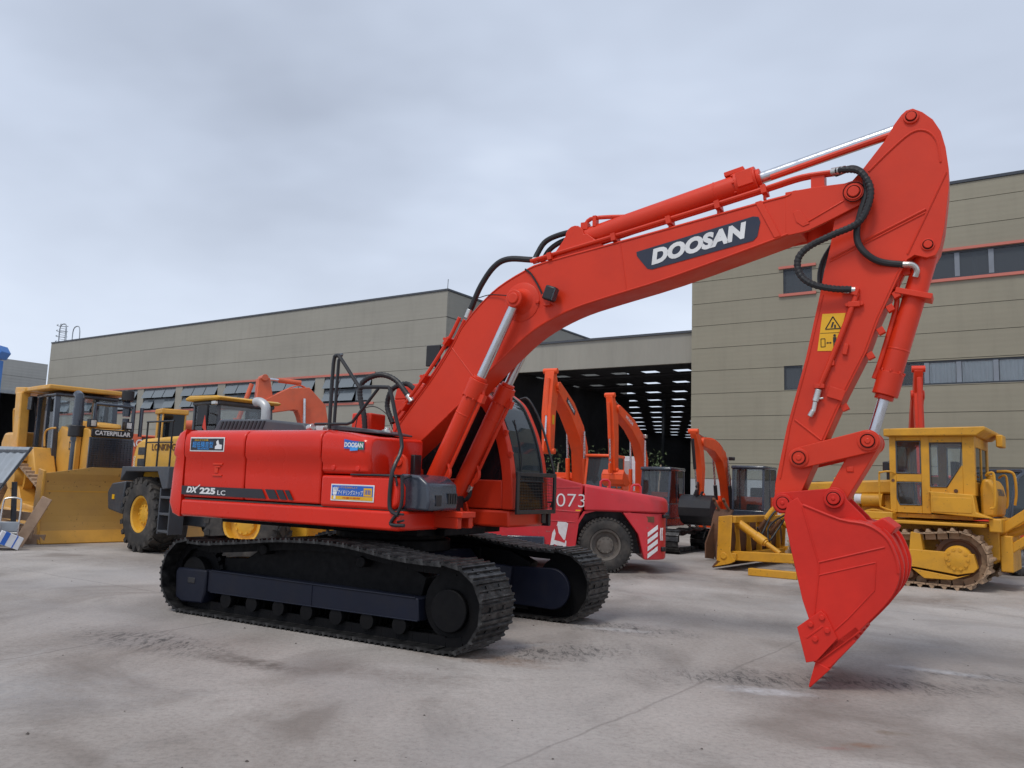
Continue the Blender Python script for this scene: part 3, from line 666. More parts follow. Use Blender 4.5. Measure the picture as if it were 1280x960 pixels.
# handrails
RAIL = [(-.008, 2.15), (-.005, 2.88), (.04, 2.962), (.10, 2.93), (.38, 2.612), (.44, 2.60), (.75, 2.59), (.817, 2.549), (.911, 2.263), (1.009, 1.956), (1.02, 1.70), (1.001, 1.40), (1.03, 1.30), (1.12, 1.26)]
m = MB(); m.tube([V3(p, -1.2 if p[1] > 1.7 else -1.352) for p in RAIL], .021, 8, 3); m.build('handrail', BLACK, EX)
m = MB(); m.tube([V3(p, -1.2) for p in [(-.22, 2.20), (.25, 2.20), (.32, 2.22), (.653, 2.579)]], .017, 8); m.build('handrail', BLACK, EX)
m = MB(); m.tube([V3((p[0] - .04, p[1] + .02), -.98) for p in [(-.10, 2.12), (-.09, 2.93), (-.05, 3.0)]] + [(.04, -1.2, 2.962)], .019, 8); m.build('handrail', BLACK, EX)
m = MB(); m.tube([(1.14, -1.345, 1.66), (1.15, -1.345, 1.36), (1.04, -1.35, 1.20), (1.05, -1.352, 1.16), (1.20, -1.345, 1.16)], .018, 8, 3); m.tube([(1.13, -1.345, 1.62), (1.14, -1.2, 1.66)], .014, 6); m.build('handrail', BLACK, EX)
m = MB(); m.tube([(1.08, -1.34, 1.27), (1.18, -1.34, 1.27)], .013, 6); m.tube([(1.10, -1.33, 1.19), (1.19, -1.345, 1.21)], .012, 6); m.build('hose_stub', BLACK, EX)
# stickers and lettering on the side
NL = -1.338
m = MB(); m.box(-2.06, -1.465, NL - .030, NL - .026, 1.87, 2.04); st = m.build('sticker_plate', WHITE, EX, .002)
m = MB(); m.box(-2.045, -1.48, NL - .034, NL - .0305, 1.885, 2.025); m.build('sticker_panel', STRIPE, st)
text('lettering', '超低騒音型', st, (-1.83, NL - .035, 1.952), X3, Z3, SKYBLUE, .36, .072, ext=.001)
text('lettering', '排出ガス対策', st, (-1.86, NL - .035, 2.005), X3, Z3, SIGNYEL, .24, .022, ext=.001)
text('lettering', '建設機械', st, (-1.82, NL - .035, 1.902), X3, Z3, SKYBLUE, .2, .02, ext=.001)
m = MB(); m.prism([(-1.615, 1.90), (-1.50, 1.90), (-1.50, 1.95), (-1.545, 1.955), (-1.57, 2.01), (-1.60, 1.985), (-1.585, 1.95), (-1.615, 1.93)], NL - .037, NL - .034); m.build('emblem', WHITE, st)
YD = NL - .003
m = MB(); m.prism([(-2.175, 1.352), (-.755, 1.352), (-.825, 1.455), (-2.18, 1.455)], YD - .004, YD + .002); sp = m.build('side_stripe', STRIPE, EX)
for k, x in enumerate((-.70, -.53, -.40)):
    w = (.14, .10, .065)[k]; m = MB(); m.prism([(x, 1.354), (x + w, 1.354), (x + w - .075, 1.457), (x - .075, 1.457)], YD - .004, YD + .002); m.build('slash', STRIPE, sp)
text('lettering', 'DX', sp, (-1.985, YD - .006, 1.412), X3, Z3, WHITE, .20, .072, shear=.25, bold=.045)
text('lettering', '225', sp, (-1.715, YD - .006, 1.406), X3, Z3, WHITE, .27, .075, bold=.045)
text('lettering', 'LC', sp, (-1.475, YD - .006, 1.392), X3, Z3, WHITE, .135, .055, bold=.008)
m = MB(); m.prism([(-1.965, 1.40), (-1.94, 1.40), (-1.845, 1.475), (-1.86, 1.475)], YD - .007, YD - .0045); m.build('swoosh', WHITE, sp)
YT = -1.372
m = MB(); m.prism([(.375, 1.925), (.645, 1.912), (.645, 1.998), (.50, 2.005), (.375, 2.025)], YT - .003, YT + .004); dd = m.build('maker_sticker', BLUE, EX)
m = MB(); m.prism([(.46, 1.90), (.565, 1.905), (.565, 1.96), (.46, 1.965)], YT - .005, YT - .0032); m.build('sticker_block', SKYBLUE, dd)
m = MB(); m.prism([(.57, 1.916), (.645, 1.914), (.645, 1.998), (.57, 1.999)], YT - .005, YT - .0032); m.build('sticker_block', GREEN, dd)
text('lettering', 'DOOSAN', dd, (.51, YT - .0055, 1.962), (1, 0, -.03), Z3, WHITE, .255, .052, bold=.04, ext=.001)
m = MB(); m.box(.203, .79, -1.343, -1.337, 1.372, 1.548); ll = m.build('label_plate', WHITE, EX, .002)
m = MB(); m.box(.218, .775, -1.346, -1.3432, 1.425, 1.535); m.build('label_field', BLUE, ll)
m = MB(); m.box(.218, .775, -1.346, -1.3432, 1.386, 1.4245); m.build('label_field', SIGNYEL, ll)
m = MB(); m.box(.655, .765, -1.348, -1.3462, 1.43, 1.515); m.build('label_field', SIGNYEL, ll)
text('lettering', 'アイドリングストップ', ll, (.475, -1.347, 1.462), X3, Z3, WHITE, .34, .052, bold=.01, ext=.001)
text('lettering', '運動', ll, (.71, -1.3485, 1.472), X3, Z3, BLUE, .085, .05, ext=.001)
text('lettering', 'エンジンを止めましょう', ll, (.43, -1.347, 1.516), X3, Z3, SIGNYEL, .27, .022, ext=.001)
text('lettering', '作業中断時', ll, (.49, -1.347, 1.405), X3, Z3, RED, .24, .02, ext=.001)
m = MB()
for k in range(4): m.cyl((.245 + k * .016, -1.3475, 1.47), (.238 + k * .022, -1.3475, 1.52 - abs(k - 1.5) * .006), .007, n=6)
m.cyl((.262, -1.3465, 1.455), (.262, -1.3485, 1.455), .028, n=16); m.box(.248, .276, -1.3485, -1.3465, 1.39, 1.44); m.build('hand_symbol', WHITE, ll)

# cab
CF = [(1.45, 1.10), (1.455, 1.31), (1.435, 1.65), (1.395, 1.92), (1.315, 2.2), (1.215, 2.43), (1.09, 2.64), (.90, 2.785)]
CFI = [(1.30, 1.10), (1.30, 1.31), (1.29, 1.65), (1.255, 1.88), (1.185, 2.13), (1.09, 2.34), (.97, 2.53), (.80, 2.66)]
CY0, CY1 = .42, 1.30
CFs = [(p.x, p.z) for p in spline([(a, 0, b) for a, b in CF[1:]], 4)]; CFIs = [(p.x, p.z) for p in spline([(a, 0, b) for a, b in CFI[1:]], 4)]
m = MB()
m.box(-.40, 1.40, CY0, CY1, 1.10, 1.30); cb = m.build('cab', RED, EX, .03, 40, 3)
m = MB()
for y0, y1 in ((CY0, CY0 + .07), (CY1 - .07, CY1)):
    m.prism([(-.40, 1.312), (1.30, 1.312), (1.29, 1.655), (-.40, 1.655)], y0, y1)
    m.prism([(-.40, 1.655), (-.22, 1.655), (-.22, 2.66), (-.40, 2.66)], y0, y1)
    m.prism([(.52, 1.655), (.60, 1.655), (.58, 2.66), (.50, 2.66)], y0 + .01, y1 - .01) if y0 > 1 else None
    m.prism([(-.40, 2.66), (.80, 2.66), (.90, 2.785), (.78, 2.83), (-.36, 2.83)], y0, y1)
m.box(-.40, -.34, CY0 + .07, CY1 - .07, 1.31, 1.7); m.box(-.40, -.34, CY0 + .07, CY1 - .07, 2.5, 2.83)
m.build('cab_shell', RED, cb, .015, 40)
m = MB()                                                # front pillars follow the curve of the windscreen
for y0, y1 in ((CY0 - .015, CY0 + .085), (CY1 - .085, CY1 + .015)): m.prism(CFs + CFIs[::-1], y0, y1)
m.box(.66, .92, CY0, CY1, 2.755, 2.815); m.build('front_pillar', RED, cb, .012, 50)
m = MB(); m.box(-.38, .80, CY0 + .02, CY1 - .02, 2.80, 2.865); m.build('cab_roof', RED, cb, .03)
m = MB(); m.tube([(.62, .5, 2.88), (.92, .5, 2.845), (1.02, .55, 2.81)], .025, 8, 4); m.build('roof_rail', PIPEGREY, cb)
m = MB(); m.prism([(-.23, 1.65), (1.295, 1.65), (1.25, 1.9), (1.18, 2.14), (1.085, 2.35), (.96, 2.54), (.80, 2.67), (-.23, 2.67)], CY0 + .03, CY0 + .038); m.build('side_window', CABDARK, cb)
m = MB(); m.prism([(-.23, 1.65), (1.295, 1.65), (1.25, 1.9), (1.18, 2.14), (1.085, 2.35), (.96, 2.54), (.80, 2.67), (-.23, 2.67)], CY1 - .04, CY1 - .032); m.build('side_window', CABGLASS, cb)
def shift(P, d): return [(x - d, z) for x, z in P]
wsz = [p for p in CFs if p[1] > 1.6]
m = MB(); m.strip(shift(wsz, .02), shift(wsz, .028), CY0 + .085, CY1 - .085); m.build('windscreen', CABGLASS, cb, 0, 60)
m = MB(); q = shift(wsz, -.004); 
for y in (CY0 + .095, CY1 - .095): m.tube([V3(p, y) for p in shift(wsz, .008)], .013, 6)
m.tube([(1.43, CY0 + .09, 1.655), (1.43, CY1 - .09, 1.655)], .014, 6); m.build('window_seal', BLACK, cb)
m = MB(); m.strip(shift([CF[1], (1.435, 1.64)], .02), shift([CF[1], (1.435, 1.64)], .028), CY0 + .085, CY1 - .085); m.build('lower_windscreen', CABDARK, cb)
m = MB(); m.tube([(1.42, .62, 1.68), (1.385, .70, 1.95), (1.22, .78, 2.41)], .008, 5, 3); m.build('wiper', BLACK, cb)
m = MB()                                                # mesh guard
GY0, GY1, GX = .40, 1.36, 1.50
for y in (GY0, GY1): m.box(GX, GX + .03, y - .03, y + .03, 1.26, 1.76)
for z in (1.285, 1.735): m.box(GX + .001, GX + .029, GY0 + .03, GY1 - .03, z - .025, z + .025)
gd = m.build('mesh_guard', BLACK, cb, .006)
m = MB()
for k in range(1, 24): y = GY0 + (GY1 - GY0) * k / 24; m.box(GX + .012, GX + .017, y - .002, y + .002, 1.30, 1.72)
for k in range(1, 12): z = 1.30 + .42 * k / 12; m.box(GX + .011, GX + .016, GY0, GY1, z - .002, z + .002)
m.build('mesh', BLACK, gd)
m = MB(); m.box(1.35, 1.46, 1.33, 1.40, 1.10, 1.28); m.box(1.448, 1.47, 1.14, 1.24, 1.14, 1.26); m.build('cab_step', BLACK, cb, .008)
m = MB(); m.box(.62, .78, CY0 - .012, CY0, 1.18, 1.21); m.box(.64, .76, CY0 - .016, CY0, 1.215, 1.235); m.build('grab_slot', JOINT, cb)
m = MB(); m.box(.2, .55, .72, 1.12, 1.3, 1.75); m.prism([(.1, 1.7), (.24, 1.7), (.12, 2.4), (-.02, 2.4)], .72, 1.12); m.box(1.0, 1.2, .6, .8, 1.3, 1.9); m.build('seat', BLACK, cb, .03)
LRAIL = [(.95, 2.74), (1.08, 2.73), (1.27, 2.42), (1.42, 2.0), (1.50, 1.7), (1.50, 1.45), (1.45, 1.34)]
m = MB(); m.tube([V3(p, 1.40) for p in LRAIL], .016, 8, 4); m.tube([V3((1.48, 1.40), 1.40), V3((1.44, 1.40), 1.31)], .012, 6); m.build('handrail', BLACK, EX)
for z in (2.22, 1.96):
    m = MB(); p = (1.31, z) if z > 2 else (1.385, z); m.obb((p[0] + .02, CY0 - .02, p[1]), (.05, .04, .07), Matrix.Rotation(.3, 3, 'Y')); m.build('pillar_clip', RED, cb, .008)

# boom
low = [(.20, 1.80), (.341, 1.873), (.949, 2.372), (1.127, 2.517), (1.435, 2.815), (1.661, 3.01), (1.938, 3.232), (2.21, 3.381), (2.532, 3.501), (2.927, 3.592), (3.601, 3.735), (4.538, 3.984), (4.759, 4.046), (4.84, 4.05)]
top = [(4.84, 4.465), (4.77, 4.468), (4.718, 4.441), (4.54, 4.417), (3.981, 4.334), (3.111, 4.205), (2.147, 4.067), (1.867, 3.985), (1.547, 3.832), (1.315, 3.652), (1.082, 3.407), (.966, 3.203), (.715, 2.846), (.509, 2.599), (.26, 2.301), (.09, 2.08), (-.08, 1.98), (-.13, 1.86), (-.07, 1.77), (.06, 1.73)]
BY0, BY1 = BC - .19, BC + .19
m = MB()
sm_low = [(p.x, p.z) for p in spline([(a, 0, b) for a, b in low], 3)]; sm_top = [(p.x, p.z) for p in spline([(a, 0, b) for a, b in top], 3)]
m.prism(sm_low + sm_top, BY0, BY1); bo = m.build('boom', RED, EX, .010, 25)
nose = [(4.70, 4.03), (4.839, 4.045), (4.907, 4.056), (5.119, 4.140)] + circle(5.309, 4.357, .125, 14, -62, 92) + [(5.227, 4.466), (4.979, 4.471), (4.70, 4.46)]
for y0, y1 in ((BY0 - .002, BY0 + .035), (BY1 - .035, BY1 + .002)):
    m = MB(); m.prism(nose, y0, y1); m.build('boom_fork', RED, bo, .006, 25)
m = MB(); disc(m, (5.309, 4.357), BY0 - .04, BY1 + .04, .088); disc(m, (5.309, 4.357), BY0 - .065, BY0 - .03, .05, 20); disc(m, (5.309, 4.357), BY0 - .052, BY0 - .02, .075); m.build('boom_pin', RED, bo, .006)
m = MB(); m.strip([(4.42, 4.40), (4.60, 4.02)], [(4.48, 4.41), (4.66, 4.035)], BY0 - .014, BY0 + .001); m.prism([(4.80, 4.15), (4.86, 4.10), (4.92, 4.12), (4.83, 4.27), (4.77, 4.25)], BY0 - .01, BY0 + .001)
m.tube([(4.86, BY0 - .004, 4.12), (5.22, BY0 - .004, 4.30)], .008, 6); m.build('boom_rib', RED, bo, .004)
m = MB()                                                # weld lines across the plate, lower lip of the side plate
for a, b in (((3.023, 4.17), (3.104, 3.64)), ((.954, 3.16), (1.319, 2.75))): m.tube([V3(a, BY0 - .001), V3(b, BY0 - .001)], .006, 6)
m.tube([V3((x, z + .012), BY0 - .002) for x, z in sm_low[6:-4]], .009, 6); m.tube([V3((x, z - .02), BY0 - .002) for x, z in sm_top[4:-10]], .008, 6)
m.build('weld_seam', RED, bo)
# lift cylinder boss in the boom
cpin = (1.867, 3.626)
m = MB(); m.lathe((cpin[0], BY0 + .01, cpin[1]), (0, -1, 0), [(0, .22), (.016, .22), (.022, .205), (.03, .15), (.06, .115), (.12, .095), (.14, .095)], 36)
m.lathe((cpin[0], BY1 - .01, cpin[1]), (0, 1, 0), [(0, .22), (.016, .22), (.03, .15), (.12, .095), (.14, .095)], 36); m.build('cylinder_boss', RED, bo)
for sgn in (-1, 1):
    y = BC + sgn * .31
    b = hyd(EX, (.74, y, 1.38), (cpin[0] - .03, y, cpin[1] - .06), .605, .095, .052, RED, 'boom_cylinder')
    m = MB(); m.cyl((cpin[0], y - .075, cpin[1]), (cpin[0], y + .075, cpin[1]), .10, n=24); m.cyl((cpin[0], y - .095, cpin[1]), (cpin[0], y - .07, cpin[1]), .062, n=20); m.build('rod_eye', RED, b, .01)
    m = MB(); d = (Vector((cpin[0], 0, cpin[1])) - Vector((.74, 0, 1.38))).normalized(); nrm = Vector((d.z, 0, -d.x))
    a0 = Vector((.74, y, 1.38)); pp = [a0 + d * .30 + nrm * .13, a0 + d * .36 + nrm * .135, a0 + d * 1.22 + nrm * .13, a0 + d * 1.38 + nrm * .13, a0 + d * 1.45 + nrm * .10]
    m.tube(pp, .020, 8, 3); m.tube([a0 + d * .30 + nrm * .13, a0 + d * .42 + nrm * .17, a0 + d * .52 + nrm * .10, a0 + d * .50 + nrm * .02], .022, 8, 4)
    m.obb(a0 + d * 1.36 + nrm * .13, (.07, .07, .09), Matrix.Rotation(.4, 3, 'Y')); m.build('oil_pipe', RED, b, 0)
    m = MB(); m.tube([a0 + d * .28 + nrm * .12, a0 + d * .12 + nrm * .15, (.60, y - .02, 1.28)], .026, 8, 4); m.build('hose', BLACK_HOSE, b)
    m = MB(); m.cyl(a0 + d * .28 + nrm * .13, a0 + d * .20 + nrm * .135, .03, n=10); m.build('hose_fitting', ZINC, b)
# logo
lw = [(3.21, 4.045), (4.40, 4.262), (4.452, 4.25), (4.468, 4.20), (4.44, 4.06), (4.40, 4.02), (3.38, 3.842), (3.33, 3.855), (3.215, 4.0)]
m = MB(); m.prism(lw, BY0 - .006, BY0 + .001); lp = m.build('logo_plate', LOGO, bo)
text('lettering', 'DOOSAN', lp, (3.855, BY0 - .0075, 4.053), (1, 0, .180), Z3, WHITE, 1.0, .165, shear=.26, bold=.06)
# work light with its lead
m = MB(); m.obb((2.265, BY0 - .09, 3.667), (.13, .10, .16), Matrix.Rotation(.35, 3, 'Y')); wl = m.build('work_light', BLACK, bo, .02)
m = MB(); m.obb((2.325, BY0 - .10, 3.645), (.015, .085, .13), Matrix.Rotation(.35, 3, 'Y')); m.build('lens', PANE, wl)
m = MB(); m.tube([(2.19, BY0 - .06, 3.65), (2.14, BY0 - .02, 3.67), (2.09, BY0 - .015, 3.76), (2.03, BY0 - .015, 3.86), (1.97, BY0 - .015, 3.94), (1.90, BY0 - .01, 3.995)], .011, 6, 4); m.build('lead', BLACK_HOSE, wl)
m = MB(); m.obb((2.18, BY0 - .06, 3.655), (.05, .05, .04), Matrix.Identity(3)); m.box(2.16, 2.24, BY0 - .05, BY0, 3.55, 3.575); m.box(2.05, 2.09, BY0 - .03, BY0, 3.59, 3.62); m.build('bracket', RED, wl, .004)
m = MB(); m.tube([(1.30, BY0 - .01, 3.72), (1.45, BY0 - .02, 3.74), (1.62, BY0 - .03, 3.72), (1.78, BY0 - .10, 3.68)], .006, 5, 4); m.build('grease_line', BLACK_HOSE, bo)
# pipes over the boom
m = MB()
for dy, dz in ((.02, .085), (.10, .06)): m.tube([(x - dz * .8, BY0 + dy, z + dz * .55) for x, z in [(.22, 2.30), (.509, 2.63), (.715, 2.876), (.966, 3.225), (1.10, 3.47)]], .022, 8, 4)
for (x, z) in ((.36, 2.46), (.62, 2.79), (.93, 3.22)): m.obb((x - .05, BY0 + .07, z + .02), (.10, .20, .035), Matrix.Rotation(-.9, 3, 'Y')); m.cyl((x - .09, BY0 + .0, z + .05), (x - .09, BY0 + .04, z + .05), .02, n=8)
m.build('boom_pipe', RED, bo)
m = MB()
for dy in (.02, .085): m.tube([(x, BY0 + dy, z) for x, z in [(1.95, 4.09), (2.147, 4.125), (2.6, 4.20), (2.943, 4.255), (3.4, 4.335), (3.934, 4.43), (4.524, 4.54), (4.85, 4.60), (5.15, 4.60)]], .022, 8, 4)
for (x, z) in ((2.2, 4.12), (2.95, 4.245), (3.55, 4.35), (4.05, 4.44), (4.50, 4.53)): m.obb((x, BY0 + .05, z - .01), (.05, .16, .08), Matrix.Rotation(-.18, 3, 'Y')); m.box(x - .012, x + .012, BY0 + .03, BY0 + .07, z - .10, z)
m.box(4.93, 5.05, BY0 + .02, BY0 + .16, 4.45, 4.60); m.build('boom_pipe', RED, bo)
for pts, r, rd in ((([(1.10, -.18, 3.58), (1.145, -.18, 3.66), (1.256, -.19, 3.88), (1.431, -.2, 4.09), (1.62, -.2, 4.165), (1.95, -.2, 4.12)]), .034, 0),
                   ([(1.93, -.14, 4.13), (1.96, -.12, 4.22), (2.045, -.1, 4.349), (2.225, -.09, 4.411), (2.52, -.09, 4.435)], .032, 0),
                   ([(1.98, -.05, 4.12), (2.07, -.05, 4.26), (2.25, -.05, 4.35), (2.50, -.05, 4.36)], .03, 0),
                   ([(-.202, -.35, 2.10), (-.239, -.35, 2.37), (-.321, -.35, 2.617), (-.306, -.35, 2.764), (-.187, -.33, 2.849), (-.016, -.3, 2.872), (.159, -.26, 2.798), (.33, -.25, 2.62)], .036, .020),
                   ([(.34, -.12, 2.70), (.20, -.1, 2.78), (.05, -.1, 2.76), (-.053, -.1, 2.688), (-.091, -.1, 2.51), (.02, -.12, 2.30)], .034, .020),
                   ([(.60, .05, 2.92), (.50, .06, 3.05), (.58, .06, 3.22), (.86, .06, 3.32)], .03, 0)):
    m = MB(); m.tube(pts, r, 10, 6, rd); m.build('hose', BLACK_HOSE, bo)
MB().cyl((.33, -.25, 2.62), (.40, -.25, 2.54), .036, n=12).build('hose_fitting', ZINC, bo, .004)
MB().cyl((1.08, -.18, 3.52), (1.12, -.18, 3.62), .036, n=12).build('hose_fitting', ZINC, bo, .004)
MB().cyl((1.93, -.2, 4.12), (2.02, -.2, 4.11), .034, n=12).build('hose_fitting', ZINC, bo, .004)
MB().cyl((2.50, -.09, 4.435), (2.60, -.09, 4.44), .034, n=12).build('hose_fitting', ZINC, bo, .004)
m = MB(); m.box(.40, .60, -.02, .02, 3.0, 3.26); m.build('rear_lamp', BLACK, bo, .01)
m = MB(); m.tube([(-.25, -.5, 2.13), (-.2, -.48, 2.40), (.0, -.46, 2.47), (.2, -.44, 2.36), (.25, -.4, 2.2)], .006, 5, 5); m.build('cable', BLACK_HOSE, EX)
# arm cylinder on top of the boom
ac = hyd(EX, (2.47, BC, 4.30), (5.74, BC, 4.985), .575, .118, .058, RED, 'arm_cylinder')
m = MB()
for y in (-.15, .11): m.prism([(2.15, 4.05), (2.85, 4.15), (2.62, 4.33)] + circle(2.47, 4.33, .11, 8, 0, 180) + [(2.33, 4.28)], BC + y, BC + y + .04)
m.build('cylinder_bracket', RED, bo, .006)
m = MB(); m.tube([(2.55, BC - .06, 4.45), (2.62, BC - .06, 4.52), (2.80, BC - .05, 4.52), (3.02, BC - .04, 4.50), (3.15, BC - .03, 4.50), (4.0, BC - .03, 4.70)], .024, 8, 3); m.box(2.52, 2.60, BC - .1, BC - .02, 4.40, 4.48); m.box(2.66, 2.70, BC - .1, BC - .02, 4.42, 4.54); m.build('oil_pipe', RED, ac)
m = MB(); m.tube([(4.55, BC - .11, 4.66), (5.0, BC - .11, 4.76), (5.66, BC - .11, 4.90)], .03, 8); m.build('oil_pipe', RED, ac)
m = MB(); m.obb((4.30, BC - .12, 4.69), (.16, .05, .16), Matrix.Rotation(-.2, 3, 'Y')); m.obb((4.18, BC - .02, 4.80), (.2, .10, .05), Matrix.Rotation(-.2, 3, 'Y')); m.build('port_block', RED, ac, .008)

# arm
AY0, AY1 = BC - .148, BC + .148
arm = [(5.652, 4.972), (5.71, 5.049), (5.749, 5.082), (5.804, 5.09), (5.88, 5.04), (5.96, 4.955), (6.02, 4.833), (6.053, 4.678), (6.072, 4.48), (6.066, 4.30), (6.025, 3.963), (5.985, 3.78), (5.95, 3.715), (5.88, 3.70), (5.785, 3.735), (5.727, 3.700), (5.667, 3.578), (5.49, 3.187), (5.385, 2.896), (5.201, 2.523), (4.997, 2.05), (4.80, 1.60), (4.745, 1.49)] + circle(4.67, 1.525, .095, 8, -20, -190) + [(4.585, 1.70), (4.694, 2.231), (4.864, 2.856), (4.993, 3.441), (5.033, 3.657), (5.091, 3.894), (5.127, 4.134), (5.17, 4.30), (5.22, 4.42), (5.391, 4.606), (5.569, 4.83)]
m = MB(); m.prism(arm, AY0, AY1); am = m.build('arm', RED, EX, .009, 25)
m = MB(); disc(m, (5.789, 5.01), AY0 - .02, AY1 + .02, .065); disc(m, (5.789, 5.01), AY0 - .035, AY0, .04, 16); m.build('pin', RED, am, .005)
m = MB(); disc(m, (5.893, 3.814), AY0 - .015, AY1 + .015, .055); disc(m, (5.893, 3.814), AY0 - .03, AY0, .035, 16); m.build('pin', RED, am, .005)
m = MB(); YA = AY0 - .002                               # doublers, weld lines and lower flange of the arm
m.tube([V3(p, YA) for p in [(5.43, 4.56), (5.60, 4.72), (5.78, 4.86), (5.90, 4.86), (5.985, 4.75), (6.01, 4.55)]], .010, 6, 4)
m.tube([V3((5.089, 3.779), YA), V3((5.884, 4.138), YA)], .012, 6); m.tube([V3((5.085, 3.749), YA), V3((5.884, 4.108), YA)], .008, 6)
m.tube([V3(p, YA) for p in [(6.05, 4.45), (5.90, 4.12), (5.73, 3.75)]], .010, 6); m.tube([V3((4.764, 2.289), YA), V3((4.993, 2.10), YA)], .010, 6)
m.tube([V3(p, YA) for p in [(4.63, 1.75), (4.72, 2.24), (4.885, 2.856), (5.02, 3.441)]], .008, 6)
m.tube([V3(p, YA) for p in [(5.70, 3.70), (5.64, 3.578), (5.465, 3.187), (5.36, 2.896), (5.175, 2.523), (4.97, 2.05)]], .007, 6); m.build('weld_seam', RED, am)
m = MB()
for (x, z) in ((5.60, 3.40), (5.55, 3.28), (5.47, 3.08), (5.38, 2.86), (5.16, 2.40)): m.obb((x + .03, AY0 + .05, z), (.06, .07, .06), Matrix.Rotation(1.1, 3, 'Y'))
m.build('clip', RED, am, .004)
m = MB(); m.tube([V3(p, AY0 - .03) for p in [(5.30, 3.47), (5.313, 3.42), (5.18, 3.06), (5.06, 2.76), (4.985, 2.58)]], .023, 10); m.box(5.24, 5.34, AY0 - .055, AY0, 3.30, 3.35); m.cyl((5.23, AY0 - .04, 3.325), (5.23, AY0, 3.325), .018, n=8); m.cyl((5.35, AY0 - .04, 3.325), (5.35, AY0, 3.325), .018, n=8)
m.obb((5.30, AY0 - .03, 3.44), (.06, .06, .07), Matrix.Rotation(.3, 3, 'Y')); m.box(4.94, 5.03, AY0 - .05, AY0, 2.57, 2.61); m.obb((5.10, AY0 - .01, 2.80), (.03, .05, .05), Matrix.Identity(3)); m.obb((5.21, AY0 - .015, 2.92), (.04, .04, .10), Matrix.Rotation(.2, 3, 'Y')); m.obb((5.125, AY0 - .02, 2.52), (.14, .02, .10), Matrix.Rotation(.35, 3, 'Y')); m.build('arm_pipe', RED, am, .004)
m = MB(); m.cyl((4.98, AY0 - .035, 2.56), (4.95, AY0 - .035, 2.45), .030, n=12); m.cyl((4.95, AY0 - .035, 2.45), (4.932, AY0 - .035, 2.36), .022, n=12); m.cyl((4.932, AY0 - .035, 2.37), (4.90, AY0 - .035, 2.315), .026, n=12); m.cyl((4.985, AY0 - .035, 2.475), (5.02, AY0 - .035, 2.48), .012, n=8); m.build('shutoff_valve', ZINC, am, .004)
m = MB(); m.prism([(5.015, 3.262), (5.214, 3.257), (5.128, 2.912), (4.968, 2.920)], AY0 - .005, AY0 + .001); ws = m.build('warning_sign', SIGNYEL, am)
def tri(m, c, r, w, y0, y1):
    o = [(c[0] + r * math.cos(R(90 + 120 * k)), c[1] + r * math.sin(R(90 + 120 * k))) for k in range(3)]
    for k in range(3): a, b = o[k], o[(k + 1) % 3]; m.tube([(a[0], (y0 + y1) / 2, a[1]), (b[0], (y0 + y1) / 2, b[1])], w, 5)
m = MB(); tri(m, (5.105, 3.155), .075, .005, AY0 - .009, AY0 - .003); m.prism([(5.085, 3.13), (5.10, 3.13), (5.115, 3.18), (5.10, 3.18)], AY0 - .008, AY0 - .004); m.box(5.115, 5.13, AY0 - .008, AY0 - .004, 3.125, 3.155)
m.tube([(4.975 + .02, AY0 - .006, 3.085 - .003), (5.165, AY0 - .006, 3.080)], .002, 4)
for a, b in (((5.0, 2.955), (5.0, 3.03)), ((5.0, 3.03), (5.035, 3.03)), ((5.035, 3.03), (5.035, 2.955)), ((5.035, 2.955), (5.0, 2.955))): m.tube([V3(a, AY0 - .006), V3(b, AY0 - .006)], .0035, 4)
m.tube([V3((5.05, 2.99), AY0 - .006), V3((5.085, 2.99), AY0 - .006)], .004, 4)
m.prism([(5.045, 2.99), (5.058, 3.0), (5.058, 2.98)], AY0 - .008, AY0 - .004); m.prism([(5.092, 2.99), (5.079, 3.0), (5.079, 2.98)], AY0 - .008, AY0 - .004)
disc(m, (5.118, 3.055), AY0 - .008, AY0 - .004, .012, 12); m.box(5.104, 5.132, AY0 - .008, AY0 - .004, 2.99, 3.04); m.box(5.106, 5.116, AY0 - .008, AY0 - .004, 2.93, 2.99); m.box(5.120, 5.130, AY0 - .008, AY0 - .004, 2.93, 2.99); m.build('symbol', BLACK, ws)
for y, pts, r, rd in ((-.36, [(5.12, 4.60), (5.259, 4.575), (5.373, 4.52), (5.45, 4.366), (5.43, 4.197), (5.34, 4.046), (5.13, 3.965), (4.922, 3.877), (4.825, 3.767), (4.845, 3.62), (4.953, 3.52), (5.123, 3.47), (5.27, 3.458)], .034, 0.018),
                      (-.30, [(5.14, 4.60), (5.30, 4.60), (5.40, 4.50), (5.41, 4.33), (5.36, 4.15), (5.327, 4.003), (5.338, 3.875), (5.409, 3.764), (5.518, 3.693), (5.70, 3.655)], .030, .0),
                      (.10, [(5.1, 4.05), (4.98, 3.85), (4.95, 3.65), (5.02, 3.5)], .03, 0)):
    m = MB(); k = len(pts)
    m.tube([(p[0], (y + (.10 if i == 0 else .06 if i == k - 1 else .03 if i in (1, k - 2) else 0)) if y < 0 else y, p[1]) for i, p in enumerate(pts)], r, 10, 6, rd); m.build('hose', BLACK_HOSE, am)
MB().cyl((5.12, -.26, 4.60), (5.24, -.31, 4.585), .036, n=12).build('hose_fitting', ZINC, am)
m = MB(); m.cyl((5.19, AY0 - .05, 3.46), (5.30, AY0 - .035, 3.455), .030, n=12); m.cyl((5.215, AY0 - .05, 3.46), (5.25, AY0 - .04, 3.457), .036, n=6); m.build('hose_fitting', ZINC, am)
MB().tube([(5.69, -.25, 3.657), (5.77, -.24, 3.645), (5.80, -.22, 3.60), (5.785, -.20, 3.55)], .026, 10, 4).build('hose_fitting', ZINC, am)
def grease(parent, p, y, r): MB().tube([V3(q, y) for q in circle(p[0], p[1], r, 24) + [(p[0] + r, p[1])]], .004, 5).build('grease_ring', GREASE_SHADE, parent)
